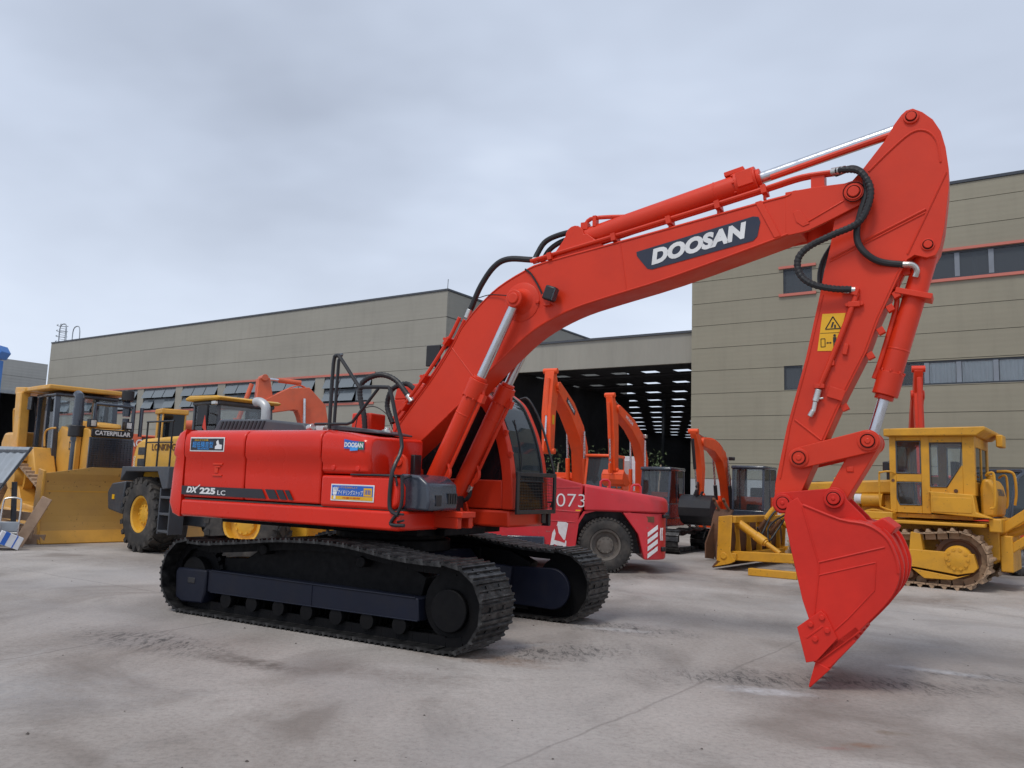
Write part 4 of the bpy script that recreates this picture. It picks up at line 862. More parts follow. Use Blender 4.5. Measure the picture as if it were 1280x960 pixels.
grease(bo, (5.309, 4.357), BY0 - .052, .056); grease(bo, (5.309, 4.357), BY0 - .041, .091); grease(am, (5.789, 5.01), AY0 - .021, .044); grease(am, (5.893, 3.814), AY0 - .016, .040)
# bucket cylinder, links
bcy = hyd(EX, (5.888, BC, 3.80), (5.385, BC, 2.092), .725, .095, .048, RED, 'bucket_cylinder')
m = MB(); dd2 = (Vector((5.385, 0, 2.092)) - Vector((5.888, 0, 3.80))).normalized(); n2 = Vector((dd2.z, 0, -dd2.x)) * -1
if n2.x > 0: n2 = -n2
a0 = Vector((5.888, BC - .03, 3.80)); m.tube([a0 + dd2 * .20 + n2 * .13, a0 + dd2 * .30 + n2 * .16, a0 + dd2 * .42 + n2 * .15, a0 + dd2 * .56 + n2 * .115, a0 + dd2 * 1.0 + n2 * .11, a0 + dd2 * 1.22 + n2 * .12], .024, 8, 4)
m.obb(a0 + dd2 * .42, (.30, .22, .05), Matrix.Rotation(-math.atan2(dd2.z, dd2.x) + math.pi / 2, 3, 'Y')); m.obb(a0 + dd2 * .22 + n2 * .12, (.07, .06, .07), Matrix.Identity(3)); m.build('oil_pipe', RED, bcy, .004)
P_ROCK, P_LINK, P_H, P_BKT = (4.81, 1.937), (5.385, 2.092), (5.101, 1.583), (4.67, 1.525)
for sgn in (-1, 1):
    y = BC + sgn * .19
    m = MB(); m.prism(link_poly(P_ROCK, .095, P_LINK, .10), y - .022, y + .022); disc(m, P_ROCK, y - .035, y + .035, .085); disc(m, P_LINK, y - .035, y + .035, .088)
    for p in (P_ROCK, P_LINK): disc(m, p, y - .05, y + .05, .055, 20); disc(m, p, y - .058, y + .058, .025, 12)
    rl = m.build('rocker_link', RED, EX, .006)
    for p in (P_ROCK, P_LINK): grease(rl, p, y + .051 * sgn, .058)
m = MB(); m.prism(link_poly(P_H, .085, P_LINK, .095), BC - .155, BC + .155); m.box(5.20, 5.26, BC - .165, BC - .15, 1.82, 1.87); m.build('bucket_link', RED, EX, .008)

# bucket
bk = [(4.852, 1.583), (4.885, 1.528), (4.982, 1.498), (5.193, 1.421), (5.378, 1.396), (5.498, 1.34), (5.574, 1.256), (5.629, 1.112), (5.639, 1.007), (5.607, .878), (5.526, .745), (5.321, .512), (5.22, .417), (5.009, .238), (4.949, .533), (4.886, .724), (4.804, 1.097), (4.74, 1.407), (4.77, 1.53)]
K0, K1 = BC - .55, BC + .57
back = [(p.x, p.z) for p in spline([(a, 0, b) for a, b in bk[3:14]], 3)]
inner = []
for i, p in enumerate(back):
    a, b = back[max(i - 1, 0)], back[min(i + 1, len(back) - 1)]; d = Vector((b[0] - a[0], b[1] - a[1])).normalized(); inner.append((p[0] + d.y * .035, p[1] - d.x * .035))
m = MB(); m.strip(back, inner, K0 + .022, K1 - .022); bu = m.build('bucket', RED_BKT, EX, 0, 40)
for y0, y1 in ((K0, K0 + .024), (K1 - .024, K1)):
    m = MB(); m.prism(bk[:3] + back + bk[14:], y0, y1); m.build('side_plate', RED_BKT, bu, .005, 25)
m = MB(); yk = K0 - .001
m.tube([V3(p, yk) for p in [(4.893, 1.501), (5.018, 1.046), (5.017, .94), (4.97, .53)]], .008, 6); m.tube([V3(p, yk) for p in [(5.018, 1.046), (5.531, 1.207)]], .008, 6); m.tube([V3(p, yk) for p in [(5.017, .94), (5.463, 1.08)]], .006, 6); m.tube([V3(p, yk) for p in [(5.463, 1.08), (5.447, .855), (5.243, .611), (5.06, .42)]], .006, 6)
m.tube([V3(p, yk) for p in [(4.90, 1.52), (5.193, 1.412), (5.378, 1.385), (5.49, 1.33), (5.565, 1.25), (5.617, 1.11), (5.627, 1.007)]], .012, 6, 3); m.build('weld_seam', RED_BKT, bu)
for y in (K0 + .10, BC, K1 - .14):                      # wear straps round the back
    m = MB(); m.strip([(x + .0, z) for x, z in back[6:24]], [(x + (x - 5.2) * .05, z + (z - .9) * .03) for x, z in back[6:24]], y, y + .07)
    m.build('wear_strap', RED_BKT, bu, 0, 40)
m = MB(); m.prism([(5.40, 1.38), (5.56, 1.30), (5.60, 1.36), (5.50, 1.44)], BC - .3, BC + .3); m.build('back_lug', RED_BKT, bu, .01)
for y in (BC - .215, BC + .175):
    m = MB(); m.prism(circle(*P_BKT, .10, 12, 90, 250) + [(4.86, 1.45), (5.4, 1.36), (5.34, 1.44)] + circle(*P_H, .10, 10, 0, 120), y, y + .04)
    disc(m, P_BKT, y - .03, y + .07, .085); disc(m, P_H, y - .03, y + .07, .085)
    for p in (P_BKT, P_H): disc(m, p, y - .045, y + .085, .052, 20); disc(m, p, y - .052, y + .09, .018, 10)
    be = m.build('bucket_ear', RED_BKT, bu, .006)
    for p in (P_BKT, P_H): grease(be, p, y - .031, .056)
m = MB(); m.prism([(4.965, .26), (5.30, .555), (5.34, .515), (5.01, .225), (4.97, .225)], K0 + .0, K1 - .0); m.build('cutting_edge', RED_BKT, bu, .006)
for y0, y1 in ((K0 - .026, K0 - .001), (K1 + .001, K1 + .026)):
    m = MB(); m.prism([(4.845, .50), (5.035, .655), (5.075, .625), (5.162, .443), (5.00, .245), (4.915, .219)], y0, y1)
    m.beam((4.92, (y0 + y1) / 2, .42), (5.05, (y0 + y1) / 2, .53), .034, .016)
    for p in ((4.955, .535), (5.045, .60), (4.99, .42), (5.085, .50)): disc(m, p, y0 - .016, y1 + .016, .025, 6)
    m.build('side_cutter', RED_BKT, bu, .004)
for k in range(5):
    y = K0 + .075 + k * (K1 - K0 - .15) / 4
    m = MB(); m.prism([(5.00, .24), (5.02, .175), (5.10, .195), (5.30, .43), (5.26, .46), (5.09, .31)], y - .06, y + .06)
    ta = m.build('tooth_adapter', RED_BKT, bu, .008)
    m = MB(); ra = [(4.925, y - .055, .022), (4.935, y - .055, .010), (4.935, y + .055, .010), (4.925, y + .055, .022)]; rb = [(4.985, y - .07, .235), (5.10, y - .07, .185), (5.10, y + .07, .185), (4.985, y + .07, .235)]
    m.loft([ra, rb]); m.build('tooth', RED_BKT, ta, .006)

# ------------------------------------------------------------------ shared builders for the machines behind
def wheel(parent, c, ax, rad, w, rim_r, rimmat, lug='diag', nl=20):
    """a tyre with lugs; ax points out of the visible side"""
    c = Vector(c); ax = Vector(ax).normalized(); x, y, d = frame_of(ax); h = w / 2
    m = MB(); m.lathe(c, ax, [(-h * .8, rim_r), (-h, rim_r + .04), (-h, rad * .86), (-h * .86, rad * .95), (-h * .4, rad * .965), (h * .4, rad * .965), (h * .86, rad * .95), (h, rad * .86), (h * 1.03, rad * .70), (h * .98, rim_r + .03), (h * .8, rim_r), (h * .25, rim_r), (-h * .8, rim_r)], 48, False)
    for k in range(nl):
        a = 2 * math.pi * k / nl
        for s in (-1, 1):
            aa = a + (math.pi / nl if s > 0 else 0); o = (x * math.cos(aa) + y * math.sin(aa)); t = d.cross(o)
            dirv = (d * s * .8 + t * (.55 if lug == 'diag' else .05)).normalized(); yv = o.cross(dirv).normalized()
            mm = Matrix((dirv, yv, o)).transposed()
            m.obb(c + o * rad * .965 + d * s * h * .50, (h * 1.02, rad * (.12 if lug == 'diag' else .07), rad * .08), mm)
            if lug == 'diag':
                m.obb(c + o * rad * .90 + d * s * h * .97 + t * rad * .10, (.05, rad * .12, rad * .14), Matrix((d, t, o)).transposed())
    ty = m.build('wheel', RUBBER, parent, 0, 30)
    m = MB(); r = rim_r
    m.lathe(c, ax, [(h * .30, r * .5), (h * .30, r * .92), (h * .78, r * .97), (h * .86, r * 1.05), (h * .92, r * 1.02), (h * .84, r * .92), (h * .36, r * .86), (h * .34, r * .62), (h * .52, r * .55), (h * .58, r * .34), (h * .62, r * .2), (h * .62, .01)], 36)
    for k in range(10):
        a = 2 * math.pi * k / 10; o = x * math.cos(a) + y * math.sin(a); m.cyl(c + o * r * .48 + ax * h * .5, c + o * r * .48 + ax * h * .62, .022, n=6)
    m.build('rim', rimmat, ty, 0, 35)
    return ty
def tracks(parent, x0, x1, yc, w, hgt, mat, pitch=.16, grouser=.04, name='track', top=None):
    """closed run of shoes between two round ends"""
    r = hgt / 2 - .02; c0, c1 = x0 + r, x1 - r; pts = []
    for i in range(24): pts.append((c1 - (c1 - c0) * i / 24, hgt / 2 - r))
    for i in range(12): a = R(270 - 180 * i / 12); pts.append((c0 + r * math.cos(a), hgt / 2 + r * math.sin(a)))
    for i in range(24): t = i / 24; pts.append((c0 + (c1 - c0) * t, hgt / 2 + r - .05 * math.sin(math.pi * t * 2) ** 2))
    for i in range(12): a = R(90 - 180 * i / 12); pts.append((c1 + r * math.cos(a), hgt / 2 + r * math.sin(a)))
    L = sum(math.dist(a, b) for a, b in zip(pts, pts[1:] + pts[:1])); n = int(L / pitch); d, _ = along(pts, n); p = L / n
    m = MB()
    for (x, z), a in d:
        ro = Matrix.Rotation(-a, 3, 'Y'); c = Vector((x, yc, z))
        m.obb(c, (p * .94, w, .03), ro); m.obb(c + ro @ Vector((p * .3, 0, grouser / 2)), (.03, w, grouser), ro)
        m.obb(c - ro @ Vector((0, 0, .06)), (p * .8, w * .35, .10), ro)
    return m.build(name, mat, parent)
def pane(parent, pts, mat, name='window', th=.01):
    m = MB(); m.add(pts, [list(range(len(pts)))]); o = m.build(name, mat, parent, 0, 0); s = o.modifiers.new('t', 'SOLIDIFY'); s.thickness = th; return o
def cab_box(parent, x0, x1, y0, y1, z0, z1, frame, glassmat, rake=.12, post=.07, zb=.42, nm='cab', pc=1):
    """cab: lower body, posts, roof, four panes; the front leans back by rake"""
    zl = z0 + (z1 - z0) * zb; zr = z1 - .10
    m = MB(); m.box(x0, x1, y0, y1, z0, zl); c = m.build(nm, frame, parent, .03)
    m = MB(); m.box(x0 - .03, x1 - rake + .06, y0 - .02, y1 + .02, zr, z1); m.build('cab_roof', frame, c, .04)
    for y in (y0, y1 - post):
        MB().box(x0, x0 + post, y, y + post, zl, zr).build('pillar', frame, c, .01)
        MB().loft([[(x1 - post, y, zl), (x1, y, zl), (x1, y + post, zl), (x1 - post, y + post, zl)], [(x1 - rake - post, y, zr), (x1 - rake, y, zr), (x1 - rake, y + post, zr), (x1 - rake - post, y + post, zr)]]).build('pillar', frame, c, .01)
        xm = x0 + (x1 - x0) * .45; MB().box(xm, xm + post, y + .004, y + post - .004, zl, zr).build('pillar', frame, c, .01)
    i = post * .4
    pane(c, [(x1 - i, y0 + post, zl), (x1 - i, y1 - post, zl), (x1 - rake - i, y1 - post, zr), (x1 - rake - i, y0 + post, zr)], glassmat, 'windscreen')
    pane(c, [(x0 + i, y0 + post, zl), (x0 + i, y1 - post, zl), (x0 + i, y1 - post, zr), (x0 + i, y0 + post, zr)], glassmat, 'rear_window')
    for y in (y0 + i, y1 - i): pane(c, [(x0 + post, y, zl), (x1 - post, y, zl), (x1 - rake - post, y, zr), (x0 + post, y, zr)], glassmat, 'side_window')
    m = MB(); xc = (x0 + x1) / 2 - .15; yc = (y0 + y1) / 2; m.box(xc - .2, xc + .2, yc - .22, yc + .22, zl - .1, zl + .15); m.box(xc - .28, xc - .15, yc - .22, yc + .22, zl + .1, zl + .62); m.build('seat', BLACK, c, .04)
    return c
def boomlike(parent, name, line, wid, y0, y1, mat, bev=.012):
    """box section boom along a centre line, wid = depth at each point"""
    P = [Vector((p[0], 0, p[1])) for p in line]; up, dn = [], []
    for i, p in enumerate(P):
        d = (P[min(i + 1, len(P) - 1)] - P[max(i - 1, 0)]).normalized(); nrm = Vector((-d.z, 0, d.x)); up.append(p + nrm * wid[i] / 2); dn.append(p - nrm * wid[i] / 2)
    m = MB(); m.prism([(q.x, q.z) for q in up] + [(q.x, q.z) for q in dn[::-1]], y0, y1); return m.build(name, mat, parent, bev, 30)
def bucket_small(parent, c, s, ang, w, y, mat, name='bucket', teeth=4):
    """s = size; ang turns the open profile; c = pin"""
    prof = [(0, 0), (.25, .02), (.42, -.08), (.52, -.28), (.50, -.52), (.36, -.72), (.10, -.86)]
    ca, sa = math.cos(ang), math.sin(ang)
    q = [(c[0] + s * (px * ca - pz * sa), c[1] + s * (px * sa + pz * ca)) for px, pz in prof]
    qi = [(c[0] + s * ((px - .03) * ca - (pz + .01) * sa), c[1] + s * ((px - .03) * sa + (pz + .01) * ca)) for px, pz in prof]
    m = MB(); m.strip(q, qi, y - w / 2, y + w / 2); b = m.build(name, mat, parent)
    for yy0 in (y - w / 2 - .012, y + w / 2):
        m = MB(); m.prism(q, yy0, yy0 + .012); m.build('side_plate', mat, b, .004)
    t = q[-1]; u = q[-2]; d = Vector((t[0] - u[0], 0, t[1] - u[1])).normalized()
    for k in range(teeth):
        yy = y - w / 2 + w * (k + .5) / teeth; m = MB(); m.beam(Vector((t[0], yy, t[1])) - d * .05, Vector((t[0], yy, t[1])) + d * .16 * s, .07 * s, .05 * s, (0, 1, 0)); m.build('tooth', STEEL, b, .008)
    m = MB()
    for yy in (y - .10 * s, y + .10 * s): m.prism([(c[0], c[1] + .12 * s), (c[0] + .12 * s * ca, c[1] + .12 * s), q[2], q[1], (c[0] - .05, c[1] - .03)], yy - .015, yy + .015)
    m.build('ear', mat, b)
    return b
def simple_cyl(parent, p0, p1, y, r, mat, split=.55, name='cylinder'):
    return hyd(parent, (p0[0], y, p0[1]), (p1[0], y, p1[1]), split, r, r * .55, mat, name, False)
def digger(name, label, loc, th, mat, cabmat, cabglass, P, group=None):
    t = thing(name, label, 'excavator', loc, R(th), group); s = P.get('s', 1)
    ty_ = P.get('ty', 0)
    for y in (ty_ - P['gauge'], ty_ + P['gauge']): tracks(t, -P['tl'], P['tl'], y, P['tw'], P['th'], SHOE, .15 * s + .02, .03)
    m = MB(); m.box(-P['tl'] * .6, P['tl'] * .6, -P['gauge'], P['gauge'], P['th'] * .3, P['th'] * .85); m.cyl((0, 0, P['th'] * .8), (0, 0, P['th'] * .8 + .18), .5 * s, n=24); m.build('undercarriage', BLACK, t, .02)
    zb = P['th'] * .8 + .16; zh = P['zh']; hw = P['hw']; rt = P['tail']
    poly = [(.75 * s, -hw), (.75 * s, hw), (-rt * .55, hw)] + [(-rt * math.cos(R(a)), hw * math.sin(R(a)) / math.sin(R(58))) for a in (58, 40, 20, 0, -20, -40, -58)] + [(-rt * .55, -hw)]
    m = MB(); m.prism(poly, zb, zb + .22, 'z'); hm = P.get('hmat', mat); h = m.build('house', hm, t, .03)
    m = MB(); m.prism([(-.35 * s, -hw), (-.35 * s, hw), (-rt * .55, hw)] + [(-rt * math.cos(R(a)), hw * math.sin(R(a)) / math.sin(R(58))) for a in (58, 40, 20, 0, -20, -40, -58)] + [(-rt * .55, -hw)], zb + .23, zh, 'z'); m.build('counterweight', mat, t, .08)
    m = MB(); m.box(-.30 * s, .70 * s, -hw, -hw * .42, zb + .23, zh * .92); m.build('tank_box', hm, t, .05)
    c = P['cab']; cab_box(t, c[0], c[1], c[2], c[3], zb + .2, c[4], cabmat, cabglass, P.get('rake', .15), .06 * s + .02, P.get('zb', .40))
    w = P['bw']; yb = P.get('yb', 0)
    bo = boomlike(t, 'boom', P['boom'], P['bwid'], yb - w / 2, yb + w / 2, mat)
    ar = boomlike(t, 'arm', P['arm'], P['awid'], yb - w * .36, yb + w * .36, mat)
    b = P['boom']; a = P['arm']
    if P.get('cyl', True):
        for y in (yb - w * .5 - .09, yb + w * .5 + .09): simple_cyl(bo, (b[0][0] + .35 * s, b[0][1] - .25 * s), b[len(b) // 2], y, .075 * s, P.get('cylmat', mat))
        m = len(b) // 2; d = Vector((b[m + 1][0] - b[m][0], 0, b[m + 1][1] - b[m][1])).normalized(); nn = Vector((-d.z, 0, d.x)); q = Vector((b[m][0], 0, b[m][1])) + nn * (P['bwid'][m] / 2 + .10 * s)
        simple_cyl(bo, (q.x, q.z), a[0], yb, .07 * s, P.get('cylmat', mat), .6, 'arm_cylinder')
        mm = MB()
        for dy in (-.05, .05): mm.tube([(p[0] - .02 + nn.x * (P['bwid'][i] / 2 + .02), yb + dy, p[1] + nn.z * (P['bwid'][i] / 2 + .02)) for i, p in enumerate(b)][1:], .018, 6, 4)
        mm.build('pipe', mat, bo)
        qb = a[-1]; q0 = a[0]
        dd = Vector((qb[0] - q0[0], 0, qb[1] - q0[1])).normalized(); nb = Vector((-dd.z, 0, dd.x)); nb = nb if nb.x > 0 else -nb
        s0 = Vector((q0[0], 0, q0[1])) + dd * .25 * s + nb * (P['awid'][0] / 2 + .08 * s); s1 = Vector((qb[0], 0, qb[1])) - dd * .30 * s + nb * (P['awid'][-1] / 2 + .12 * s)
        simple_cyl(ar, (s0.x, s0.z), (s1.x, s1.z), yb, .06 * s, P.get('cylmat2', mat), .6, 'bucket_cylinder')
        mm = MB(); mm.beam((s1.x, yb, s1.z), (qb[0] - dd.x * .4 * s, yb, qb[1] - dd.z * .4 * s), w * .9, .06 * s, (0, 1, 0)); mm.beam((s1.x, yb, s1.z), (qb[0] + nb.x * .28 * s, yb, qb[1] + nb.z * .28 * s - .05), w * .6, .07 * s, (0, 1, 0)); mm.build('link', P.get('linkmat', mat), ar, .006)
    for p, r in ((b[-1], P['awid'][1] * .45), (a[0], .09 * s), (a[-1], .09 * s)):
        mm = MB(); disc(mm, p, yb - w * .55, yb + w * .55, r * .6 if r > .15 else r, 16); mm.build('pin', mat, ar, .006)
    if 'bucket' in P:
        k = P['bucket']; bucket_small(t, a[-1], k[0], k[1], k[2], yb, k[3])
    return t, bo, ar

# ------------------------------------------------------------------ old yellow bulldozer on the right
D6 = thing('bulldozer', 'old yellow crawler bulldozer with closed cab, mud caked tracks and rear ripper frame', 'bulldozer', (7.844, 16.531, 0), R(142))
def loop(parent, line, yc, w, mat, pitch, grouser, thick=.03):
    d, L = along(line, max(8, int(sum(math.dist(a, b) for a, b in zip(line, line[1:] + line[:1])) / pitch))); p = L / len(d); m = MB()
    for (x, z), a in d:
        ro = Matrix.Rotation(-a, 3, 'Y'); c = Vector((x, yc, z))
        m.obb(c, (p * .95, w, thick), ro); m.loft([[c + ro @ Vector((u, -w / 2, q)) for u, q in ((-.06, .0), (.05, .0), (.02, grouser), (-.01, grouser))], [c + ro @ Vector((u, w / 2, q)) for u, q in ((-.06, .0), (.05, .0), (.02, grouser), (-.01, grouser))]])
        m.obb(c - ro @ Vector((0, 0, .07)), (p * .85, w * .3, .11), ro)
    return m.build('track', mat, parent)
RS = .485
line = [(1.35 - 2.65 * i / 20, .07) for i in range(20)] + [(-1.3 + RS * math.cos(R(270 - 180 * i / 14)), .555 + RS * math.sin(R(270 - 180 * i / 14))) for i in range(14)] + \
       [(p.x, p.z) for p in spline([(-1.3, 0, 1.04), (-.9, 0, 1.0), (-.4, 0, .96), (.2, 0, .98), (.8, 0, .88), (1.35, 0, .86)], 4)][:-1] + [(1.35 + .395 * math.cos(R(90 - 180 * i / 12)), .465 + .395 * math.sin(R(90 - 180 * i / 12))) for i in range(12)]
for s in (-1, 1):
    yc = .95 * s
    tr = loop(D6, line, yc, .5, DRYMUD, .20, .075)
    def ys(a, b): return (min(yc + a * s, yc + b * s), max(yc + a * s, yc + b * s))
    m = MB(); m.prism([(-1.62, .42), (-1.56, .66), (-.60, .68), (1.0, .60), (1.0, .36), (-.60, .36), (-1.30, .28), (-1.55, .34)], *ys(.10, .26)); m.prism([(-.75, .62), (-.70, .98), (-.54, 1.0), (-.50, .62)], *ys(.02, .255)); m.prism([(-.55, .33), (-1.3, .24), (-1.5, .30), (-1.2, .18), (-.75, .17)], *ys(.13, .27)); fr = m.build('track_frame', YEL_D6, D6, .015)
    m = MB(); m.lathe((-1.3, yc, .555), (0, s, 0), [(-.06, .2), (-.06, .40), (.06, .40), (.06, .33), (.03, .30), (.03, .1)], 28)
    for k in range(24): a = 2 * math.pi * k / 24; m.obb((-1.3 + .41 * math.cos(a), yc, .555 + .41 * math.sin(a)), (.06, .08, .04), Matrix.Rotation(-a, 3, 'Y'))
    m.build('sprocket', RUST, D6)
    m = MB(); m.lathe((-1.3, yc + .10 * s, .555), (0, s, 0), [(0, .24), (.12, .24), (.17, .20), (.19, .10), (.20, .02)], 26)
    for k in range(10): a = 2 * math.pi * k / 10; m.cyl((-1.3 + .17 * math.cos(a), yc + .26 * s, .555 + .17 * math.sin(a)), (-1.3 + .17 * math.cos(a), yc + .295 * s, .555 + .17 * math.sin(a)), .03, n=6)
    m.build('hub', YEL_D6, D6)
    m = MB(); m.lathe((1.35, yc, .465), (0, s, 0), [(-.08, .1), (-.08, .32), (.08, .32), (.08, .25), (.05, .1)], 24); m.build('idler', RUST, D6)
    for k in range(6):
        m = MB(); m.lathe((-.85 + k * .36, yc, .22), (0, s, 0), [(-.2, .09), (-.12, .09), (-.1, .12), (.1, .12), (.12, .09), (.22, .07)], 16); m.build('track_roller', RUST, D6)
    # fender
    m = MB(); m.box(-1.75, .35, *ys(-.25, .25), 1.14, 1.20); m.box(-.22, .30, *ys(-.15, .22), 1.20, 1.34); m.prism([(-1.86, 1.30), (-.86, 1.36), (-.86, 1.72), (-.80, 1.76), (-1.56, 1.72), (-1.6, 1.40)], *ys(-.25, .10)); m.build('fender', YEL_D6, D6, .015)
    m = MB(); m.box(-1.54, -.90, *ys(.095, .112), 1.38, 1.66); m.build('toolbox_door', YEL_D6, D6, .01)
# hull, hood, engine
m = MB(); m.box(-1.9, 1.2, -.62, .62, .55, 1.22); m.box(-2.0, -1.6, -.45, .45, .5, 1.1); m.build('hull', YEL_D6, D6, .02)
m = MB(); m.prism([(-.2, 1.98), (1.9, 1.86), (1.95, 1.78), (1.95, 1.60), (-.2, 1.70)], -.46, .46); m.prism([(1.75, 1.0), (2.02, 1.0), (2.02, 1.86), (1.75, 1.9)], -.50, .50); m.build('hood', YEL_D6, D6, .04)
m = MB(); m.box(0, 1.7, -.34, .34, 1.15, 1.68); m.cyl((.1, .44, 1.56), (.5, .44, 1.55), .13, n=18); m.cyl((.55, .40, 1.45), (.75, .40, 1.45), .07, n=12); m.box(.9, 1.3, .30, .45, 1.2, 1.5); m.tube([(.0, .46, 1.3), (.3, .5, 1.36), (.7, .46, 1.25), (1.1, .46, 1.55)], .03, 8, 4); m.build('engine', YEL_D6, D6, .02)
m = MB(); m.cyl((.50, .44, 1.57), (.64, .44, 1.57), .10, n=16); m.build('air_filter', CARTON, D6, .01)
m = MB(); m.cyl((.05, .1, 1.95), (.05, .1, 2.16), .06, n=14); m.cyl((.05, .1, 2.14), (.05, .1, 2.34), .13, n=18); m.tube([(.05, .1, 2.3), (-.08, .1, 2.34), (-.14, .1, 2.34)], .07, 10); m.build('precleaner', BLACK, D6, .02)
m = MB(); m.cyl((.95, .0, 1.9), (.95, 0, 2.08), .08, n=14); m.box(.8, 1.15, -.12, .12, 1.92, 2.0); m.build('hood_cap', YEL_D6, D6, .02)
m = MB(); m.tube([(-.22, .86, 2.08), (-.14, .93, 2.12), (.02, .93, 2.10), (.06, .90, 2.04), (.06, .88, 1.5), (.02, .86, 1.42), (-.16, .86, 1.36)], .018, 8, 4); m.build('handrail', YEL_D6, D6)
# cab with its own doors and windows
cy = .85
CB = MB()
for y0, y1 in ((cy - .05, cy + .01), (-cy - .01, -cy + .05)):
    CB.box(-.36, -.24, y0, y1, 1.34, 2.80)                        # front door post
    CB.box(-.95, -.80, y0, y1, 1.34, 2.80)                        # centre post
    CB.prism([(-1.70, 1.70), (-1.50, 1.70), (-1.50, 2.80), (-1.70, 2.80)], y0, y1)
    CB.prism([(-1.50, 1.70), (-1.23, 1.70), (-1.23, 1.83), (-1.475, 2.25), (-1.50, 2.25)], y0, y1)
    CB.box(-1.23, -.95, y0, y1, 1.70, 1.84); CB.box(-1.50, -.95, y0, y1, 2.68, 2.80)
    CB.box(-.80, -.36, y0, y1, 2.72, 2.80); CB.box(-.80, -.36, y0, y1, 1.93, 2.08); CB.prism([(-.80, 1.34), (-.36, 1.34), (-.36, 1.60), (-.40, 1.49), (-.76, 1.48), (-.80, 1.52)], y0, y1)
CB.box(-1.70, -1.64, -.80, -.70, 1.7, 2.8); CB.box(-1.70, -1.64, .70, .80, 1.7, 2.8); CB.box(-1.70, -1.64, -.70, .70, 1.70, 1.95); CB.box(-1.70, -1.64, -.70, .70, 2.6, 2.8); CB.box(-1.70, -1.64, -.03, .03, 1.95, 2.6)
CB.box(-.30, -.24, -.80, -.62, 1.34, 2.8); CB.box(-.30, -.24, .62, .80, 1.34, 2.8); CB.box(-.30, -.24, -.62, .62, 1.34, 1.98); CB.box(-.30, -.24, -.62, .62, 2.66, 2.8)
CB.box(-1.64, -.3, -.8, .8, 1.25, 1.33)
cab6 = CB.build('cab', YEL_D6, D6, .008); cab6.location.x = .12
m = MB(); m.prism([(-.17, 2.80), (-.17, 2.945), (-1.90, 2.965), (-1.90, 2.90), (-1.76, 2.80)], -1.0, 1.0); m.build('cab_roof', YEL_D6, cab6, .02)
m = MB(); m.box(-2.02, -1.905, -.78, -.30, 2.66, 2.90); m.build('roof_lamp_box', YEL_D6, cab6, .02)
for y in (cy - .02, -cy + .02):
    pane(cab6, [(-.36, y, 2.08), (-.80, y, 2.08), (-.80, y, 2.72), (-.36, y, 2.72)], CLEAR, 'door_window'); pane(cab6, [(-.36, y, 1.48), (-.80, y, 1.48), (-.80, y, 1.93), (-.36, y, 1.93)], CLEAR, 'door_window')
    pane(cab6, [(-.95, y, 1.84), (-1.23, y, 1.84), (-1.475, y, 2.25), (-1.5, y, 2.68), (-.95, y, 2.68)], CLEAR, 'side_window')
    m = MB()
    sg = 1 if y > 0 else -1; yo = y + .035 * sg
    for lp_ in ([(-.37, 2.10), (-.37, 2.70), (-.79, 2.70), (-.79, 2.10), (-.37, 2.10)], [(-.37, 1.62), (-.37, 1.91), (-.79, 1.91), (-.79, 1.50), (-.42, 1.49), (-.37, 1.62)], [(-.96, 1.85), (-.96, 2.67), (-1.49, 2.67), (-1.465, 2.25), (-1.22, 1.85), (-.96, 1.85)]): m.tube([V3(p, yo) for p in lp_], .014, 6)
    m.build('window_seal', DARKGREY, cab6)
for y0, y1 in ((-.70, -.04), (.04, .70)): pane(cab6, [(-1.67, y0, 1.95), (-1.67, y1, 1.95), (-1.67, y1, 2.6), (-1.67, y0, 2.6)], CABGLASS, 'rear_window')
pane(cab6, [(-.27, -.62, 1.98), (-.27, .62, 1.98), (-.27, .62, 2.66), (-.27, -.62, 2.66)], CLEAR, 'windscreen')
m = MB(); m.cyl((-1.38, cy, 1.78), (-1.38, cy + .03, 1.78), .035, n=10); m.build('filler_plug', RUST, cab6)
MB().cyl((-.30, cy, 1.95), (-.30, cy + .02, 1.95), .03, n=10).build('door_latch', RUST, cab6)
m = MB(); m.box(-1.25, -.85, -.25, .25, 1.33, 1.75); m.box(-1.3, -1.2, -.25, .25, 1.75, 2.35); m.cyl((-.55, .1, 1.5), (-.5, .12, 2.05), .02, n=8); m.cyl((-.5, -.1, 1.5), (-.45, -.1, 2.1), .02, n=8); m.build('seat', BLACK, cab6, .03)
# fuel tank behind the cab
m = MB(); m.prism([(-1.72, 1.30), (-1.96, 1.33), (-2.0, 1.66), (-1.95, 1.90), (-1.88, 2.02), (-1.76, 2.02), (-1.72, 1.85)], -.66, .66); ft6 = m.build('fuel_tank', YEL_D6, D6, .05); ft6.location.x = .10
m = MB(); m.cyl((-1.84, .2, 2.0), (-1.84, .2, 2.07), .07, n=16); m.cyl((-1.84, .2, 2.07), (-1.84, .2, 2.11), .05, n=12); m.build('filler_cap', YEL_D6, ft6, .01)
text('lettering', 'CATERPILLAR', ft6, (-1.984, .05, 1.78), (.0, -1, 0), (.2, 0, 1), DARKGREY, .80, .13, bold=.02)
for y in (.86, -.86):
    m = MB(); m.tube([(-1.74, y - .1, 2.08), (-1.80, y, 2.12), (-1.88, y, 2.08), (-1.88, y, 1.55), (-1.80, y, 1.48)], .022, 8, 4); m.build('handrail', YEL_D6, D6)
m = MB(); m.tube([(-2.03, -.62, 1.55), (-2.06, -.62, 1.8), (-2.04, -.60, 2.12), (-1.95, -.58, 2.20), (-1.75, -.58, 2.20)], .025, 8, 4); m.build('handrail', YEL_D6, D6)
m = MB(); m.box(-1.98, -1.78, -.95, .95, 1.06, 1.30); m.build('tow_plate', YEL_D6, D6, .02)
